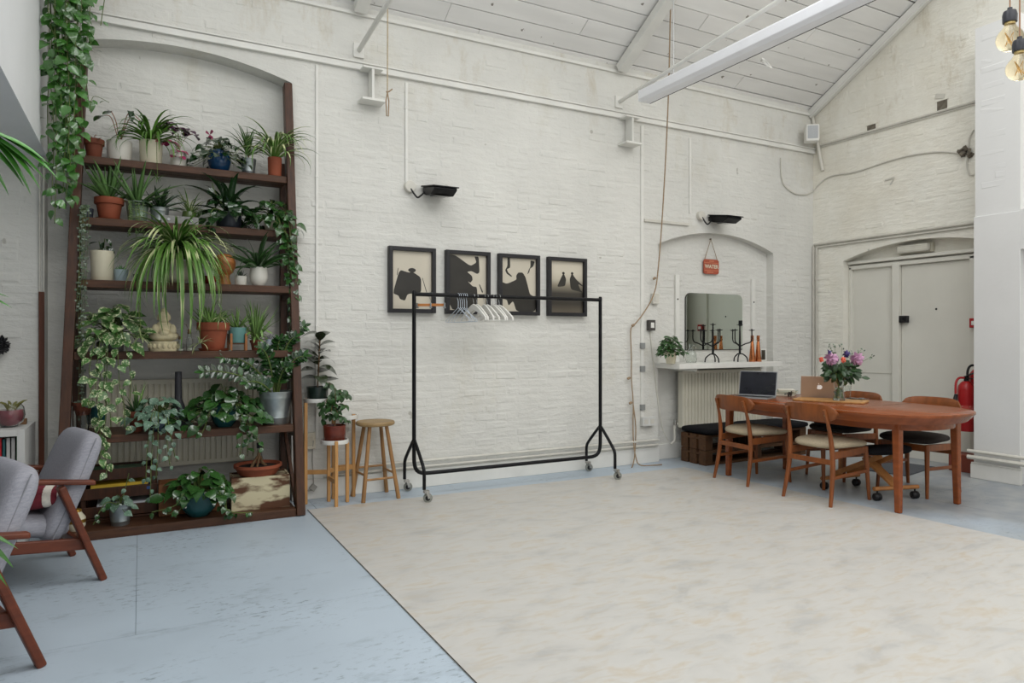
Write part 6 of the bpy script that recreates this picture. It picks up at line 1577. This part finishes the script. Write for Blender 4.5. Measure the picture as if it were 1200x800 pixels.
# ---- bouquet in the vase
r3 = random.Random(9)
st = MB()
for k in range(9):
    a = k * 2.4; e = Vector((math.cos(a) * .05, math.sin(a) * .05, .24))
    st.tube([(-math.cos(a) * .028, -math.sin(a) * .028, .02), (0, 0, .12), e], .0032, 5)
o = st.build('flower_stems', mat('pale_stem', '7d9150', rough=.4), vs_); 
Bd = {'lx': Vector((C_, -S_, 0)), 'f': Vector((-S_, -C_, 0))}
def bp(x, z, y=0.0): return Bd['lx'] * x + Bd['f'] * y + Vector((0, 0, z))
sc_ = dpx(1, vb + Vector((0, 0, .2)))
def bxy(u, v, y=.03): return bp((u - 983) * sc_, .0 + (468 - v) * sc_ + .002, y)
G_bouq = leaf_mat('bouquet_leaf', '2c4a26', rough=.45)
for k in range(130):
    u = r3.gauss(985, 12); v = r3.uniform(424, 443)
    q = bxy(u, v, r3.uniform(-.05, .05)); d = Vector(((q.x) * 6, q.y * 6, r3.uniform(-.9, .5)))
    put(vs_, r3.choice(lib('oval', G_bouq)), bxy(lerp(983, u, .6), v, r3.uniform(-.04, .05)), d + Bd['f'] * .3, Bd['f'] + Vector((0, 0, .6)), .075)
M_pk = mat('pink_petal', 'c79ab8', rough=.7, var=.15, objvar=.1); M_co = mat('coral_petal', 'e0715a', rough=.6, var=.1, objvar=.08); M_pu = mat('purple_petal', '46386f', rough=.6, var=.2, objvar=.15)
def bloom(u, v, R, m, n, y=.06, wid='oval'):
    c = bxy(u, v, y); me = lib('round' if m is M_co else 'oval', m)
    f = MB().sphere(c, R * .45, 10, 7).build('bloom', m, vs_)
    for k in range(n):
        z = 1 - 2 * (k + .5) / n; a = k * 2.4; d = Vector((math.sqrt(1 - z * z) * math.cos(a), math.sqrt(1 - z * z) * math.sin(a), z))
        if d.dot(Bd['f']) < -.6: continue
        o = put(f, r3.choice(me), c + d * R * .15, d + Vector((r3.uniform(-.2, .2), r3.uniform(-.2, .2), r3.uniform(-.2, .2))), d.cross(Vector((0, 0, 1))) + Vector((.01, 0, 1)), R); o.name = 'petal'
bloom(970, 418.5, .058, M_pk, 46); bloom(1000, 419, .058, M_pk, 46); bloom(958.5, 420, .026, M_co, 14); bloom(982, 420, .028, M_co, 16, .09); bloom(988, 413.5, .034, M_pu, 22); bloom(968, 411, .022, M_pu, 12)
sp_ = MB()
for (u, v) in ((971, 404), (976, 404), (985, 404), (994, 412), (1007, 409), (1020, 416), (974, 410), (1008, 418)):
    e = bxy(u, v, .02); sp_.tube(bez(bxy(983, 440), bxy(lerp(983, u, .4), 425), bxy(lerp(983, u, .8), v + 6), e, 5), .0015, 4)
    for k in range(5): put(vs_, lib('oval', G_grey)[0], e + Vector((r3.uniform(-.02, .02), r3.uniform(-.02, .02), r3.uniform(-.035, .01))), (r3.uniform(-1, 1), r3.uniform(-1, 1), .6), Bd['f'], .022)
sp_.build('sprigs', M_stem, vs_)
for k in range(4): put(vs_, lib('oval', G_poth)[1], Vector((0, 0, .05 + .012 * k)) + Bd['lx'] * (-.03 + .018 * k), Bd['lx'] * (-1 if k % 2 else 1) + Vector((0, 0, .5)), Bd['f'], .04)
# ------------------------------------------------------------------ small things on the dining table
p = onz(988, 467, TZ + .016); p = Vector((p.x + .10, p.y + .04, TZ))
t = thing('tumbler', 'clear glass tumbler behind the flower vase', 'glass', p)
MB().lathe([(0, 0), (.035, 0), (.042, .13), (.039, .13), (.033, .008), (0, .008)], (0, 0, 0), 22).build('glass', M_glass, t)
q = onz(916, 463, TZ)
for k, (c, w_, d_, h_, r_, lb) in enumerate((('c2bba8', .24, .17, .022, .1, 'cream book at the bottom of the small stack beyond the laptop'), ('8a9a86', .22, .16, .018, -.15, 'grey-green book in the middle of the small table stack'), ('d8d3c6', .20, .15, .015, .3, 'white notebook on top of the small table stack'))):
    b = thing('book', lb, 'book', Vector((q.x + .06, q.y, TZ + .001 + sum((.022, .018, .015)[:k]))), .5 + r_, 'books stacked on the table')
    MB().box((0, 0, h_ / 2), (w_ - .006, d_ - .006, h_ - .005)).build('pages', MATS['page_paper'], b); MB().box((0, 0, h_ - .0015), (w_, d_, .003)).build('cover', mat('cover_t' + c, c, rough=.6), b); MB().box((0, 0, .0015), (w_, d_, .003)).build('back_cover', MATS['cover_t' + c], b)
q = onz(926, 465, TZ)
t = thing('sunglasses', 'folded black sunglasses beside the stack of books', 'sunglasses', q, .4)
for s in (-1, 1): MB().lathe([(0, 0), (.026, 0), (.026, .004), (0, .004)], (s * .033, 0, .028), 16, axis=(0, 1, .1)).build('lens', M_blackp, t)
MB().box((0, .002, .038), (.02, .006, .006)).build('bridge', M_blackp, t); MB().box((.0, .03, .03), (.11, .005, .008)).build('temple', M_blackp, t); MB().box((.01, .038, .026), (.11, .005, .008)).build('temple', M_blackp, t)
q = onz(1002, 467.5, TZ); t = thing('smartphone', 'black phone lying on the table right of the vase', 'phone', q, -.3)
MB().box((0, 0, .005), (.075, .15, .008)).build('body', M_blackp, t, bevel=.003); MB().box((0, 0, .0093), (.069, .143, .0006)).build('screen', M_scr, t)
q = onz(1012, 468, TZ); t = thing('key_bunch', 'small bunch of grey keys on the table right of the vase', 'keys', q, .2)
MB().lathe([(.014, 0), (.0155, .0015), (.017, 0), (.0155, -.0015), (.014, 0)], (0, 0, .004), 16).build('ring', M_steel, t)
for k in range(3): MB().box((.03 * math.cos(k * .5 - .4), .03 * math.sin(k * .5 - .4), .004 + .003 * k), (.05, .014, .0025), Euler((0, .05 * k, k * .5 - .4))).build('key', M_steel, t)
MB().box((-.02, .01, .008), (.03, .04, .016)).build('fob', mat('grey_felt', '8a8a86', rough=.9), t, bevel=.004)

# ------------------------------------------------------------------ on the mirror shelf
MZ = 1.034
def mspot(u, y): return Vector((ony(u, 420, y).x, y, MZ))
p = mspot(786, 5.47); t = plant('shelf_herb', 'bushy green herb in a cream pot on the mirror shelf', p)
r, h = dpx(15.5, p) / 2, dpx(13.5, p); pot(t, 'terra', r, h, M_cream)
bush(t, Vector((0, 0, h * .8)), 170, lib('oval', G_fic), .055, .12, .17, low=-.02, back=.9, stem_r=.0012, droop=.2)
p = mspot(810, 5.62); t = thing('glass_decanter', 'clear glass decanter with a looped handle on the mirror shelf', 'decanter', p)
MB().lathe([(0, 0), (.05, 0), (.062, .03), (.055, .09), (.03, .14), (.02, .17), (.026, .20), (.023, .20), (.017, .17), (.027, .14), (.052, .09), (.058, .03), (.047, .006), (0, .006)], (0, 0, 0), 22).build('glass', M_glass, t)
MB().tube(spline([(.022, 0, .185), (.06, 0, .17), (.07, 0, .10), (.055, 0, .06)], 5), .005, 8).build('handle', M_glass, t)
M_iron = mat('wrought_iron', '1a1a1b', rough=.55, metal=.5, var=.2, scale=30)
def candelabra(u, y, rz, lb):
    p = mspot(u, y); t = thing('candelabra', lb, 'candelabra', p, rz)
    for k in range(3):
        a = k * 2 * PI / 3 - PI / 2; d = Vector((math.cos(a), math.sin(a), 0))
        MB().tube(spline([d * .085 + Vector((0, 0, .004)), d * .075 + Vector((0, 0, .05)), d * .03 + Vector((0, 0, .088)), Vector((0, 0, .09))], 5), .007, 8).build('foot', M_iron, t)
    MB().tube([(0, 0, .085), (0, 0, .17), (0, 0, .40)], [.013, .012, .007], 10).build('stem', M_iron, t)
    MB().lathe([(0, 0), (.008, 0), (.034, .006), (.034, .010), (.008, .012), (.006, .02), (0, .022)], (0, 0, .40), 14).build('drip_pan', M_iron, t)
    for k in range(3):
        a = k * 2 * PI / 3 + .35; d = Vector((math.cos(a), math.sin(a), 0))
        ar = MB().tube(spline([Vector((0, 0, .17)), d * .06 + Vector((0, 0, .20)), d * .105 + Vector((0, 0, .215)), d * .125 + Vector((0, 0, .25)), d * .125 + Vector((0, 0, .34))], 5), .0065, 8).build('arm', M_iron, t)
        MB().lathe([(0, 0), (.008, 0), (.032, .006), (.032, .010), (.008, .012), (.006, .02), (0, .022)], d * .125 + Vector((0, 0, .34)), 14).build('drip_pan', M_iron, ar)
    return t
candelabra(835.5, 5.50, .0, 'black iron candelabra with spread arms before the mirror')
candelabra(867, 5.50, 1.05, 'black iron candelabra beside the copper candlesticks')
M_cop = mat('polished_copper', 'c27a50', rough=.25, metal=1.0, var=.15, scale=12)
for u, rz, lb in ((881.5, -.03, 'left copper cone candlestick, leaning slightly'), (888.5, .0, 'right copper cone candlestick beside the dark block')):
    p = mspot(u, 5.50); t = thing('candlestick', lb, 'candlestick', p)
    MB().lathe([(0, 0), (.036, 0), (.037, .004), (.016, .215), (.013, .225), (.013, .23), (.017, .235), (.017, .29), (.014, .29), (.012, .26), (0, .26)], (0, 0, 0), 20).build('body', M_cop, t)
    MB().lathe([(.0175, .24), (.019, .245), (.0175, .25)], (0, 0, 0), 16).build('collar', MATS['turned_wood'], t)
p = mspot(894, 5.60); t = thing('picture_block', 'small dark picture block behind the copper candlesticks', 'picture', p)
MB().box((0, 0, .07), (.09, .03, .14)).build('block', M_trim, t, bevel=.002); MB().box((-.01, -.0155, .07), (.06, .002, .11)).build('image', mat('dark_photo', '3a332a', rough=.4, var=.4, scale=20), t)
# ------------------------------------------------------------------ past 300 leaves on one plant the smaller ones become one part
for t in [o for o in COL.objects if o.type == 'EMPTY' and len(o.children) > 300]:
    lv = sorted((c for c in t.children if c.name.startswith('leaf')), key=lambda c: -c.scale[0])
    if len(lv) <= 300: continue
    mb = MB(); m_ = lv[300].data.materials[0]
    for c in lv[300:]:
        M = c.matrix_basis; mb.add([M @ v.co for v in c.data.vertices], [tuple(p.vertices) for p in c.data.polygons], True)
    o = mb.build('foliage', m_, t, fix=False, sharp=False); o['kind'] = 'stuff'
    for c in lv[300:]: bpy.data.objects.remove(c)
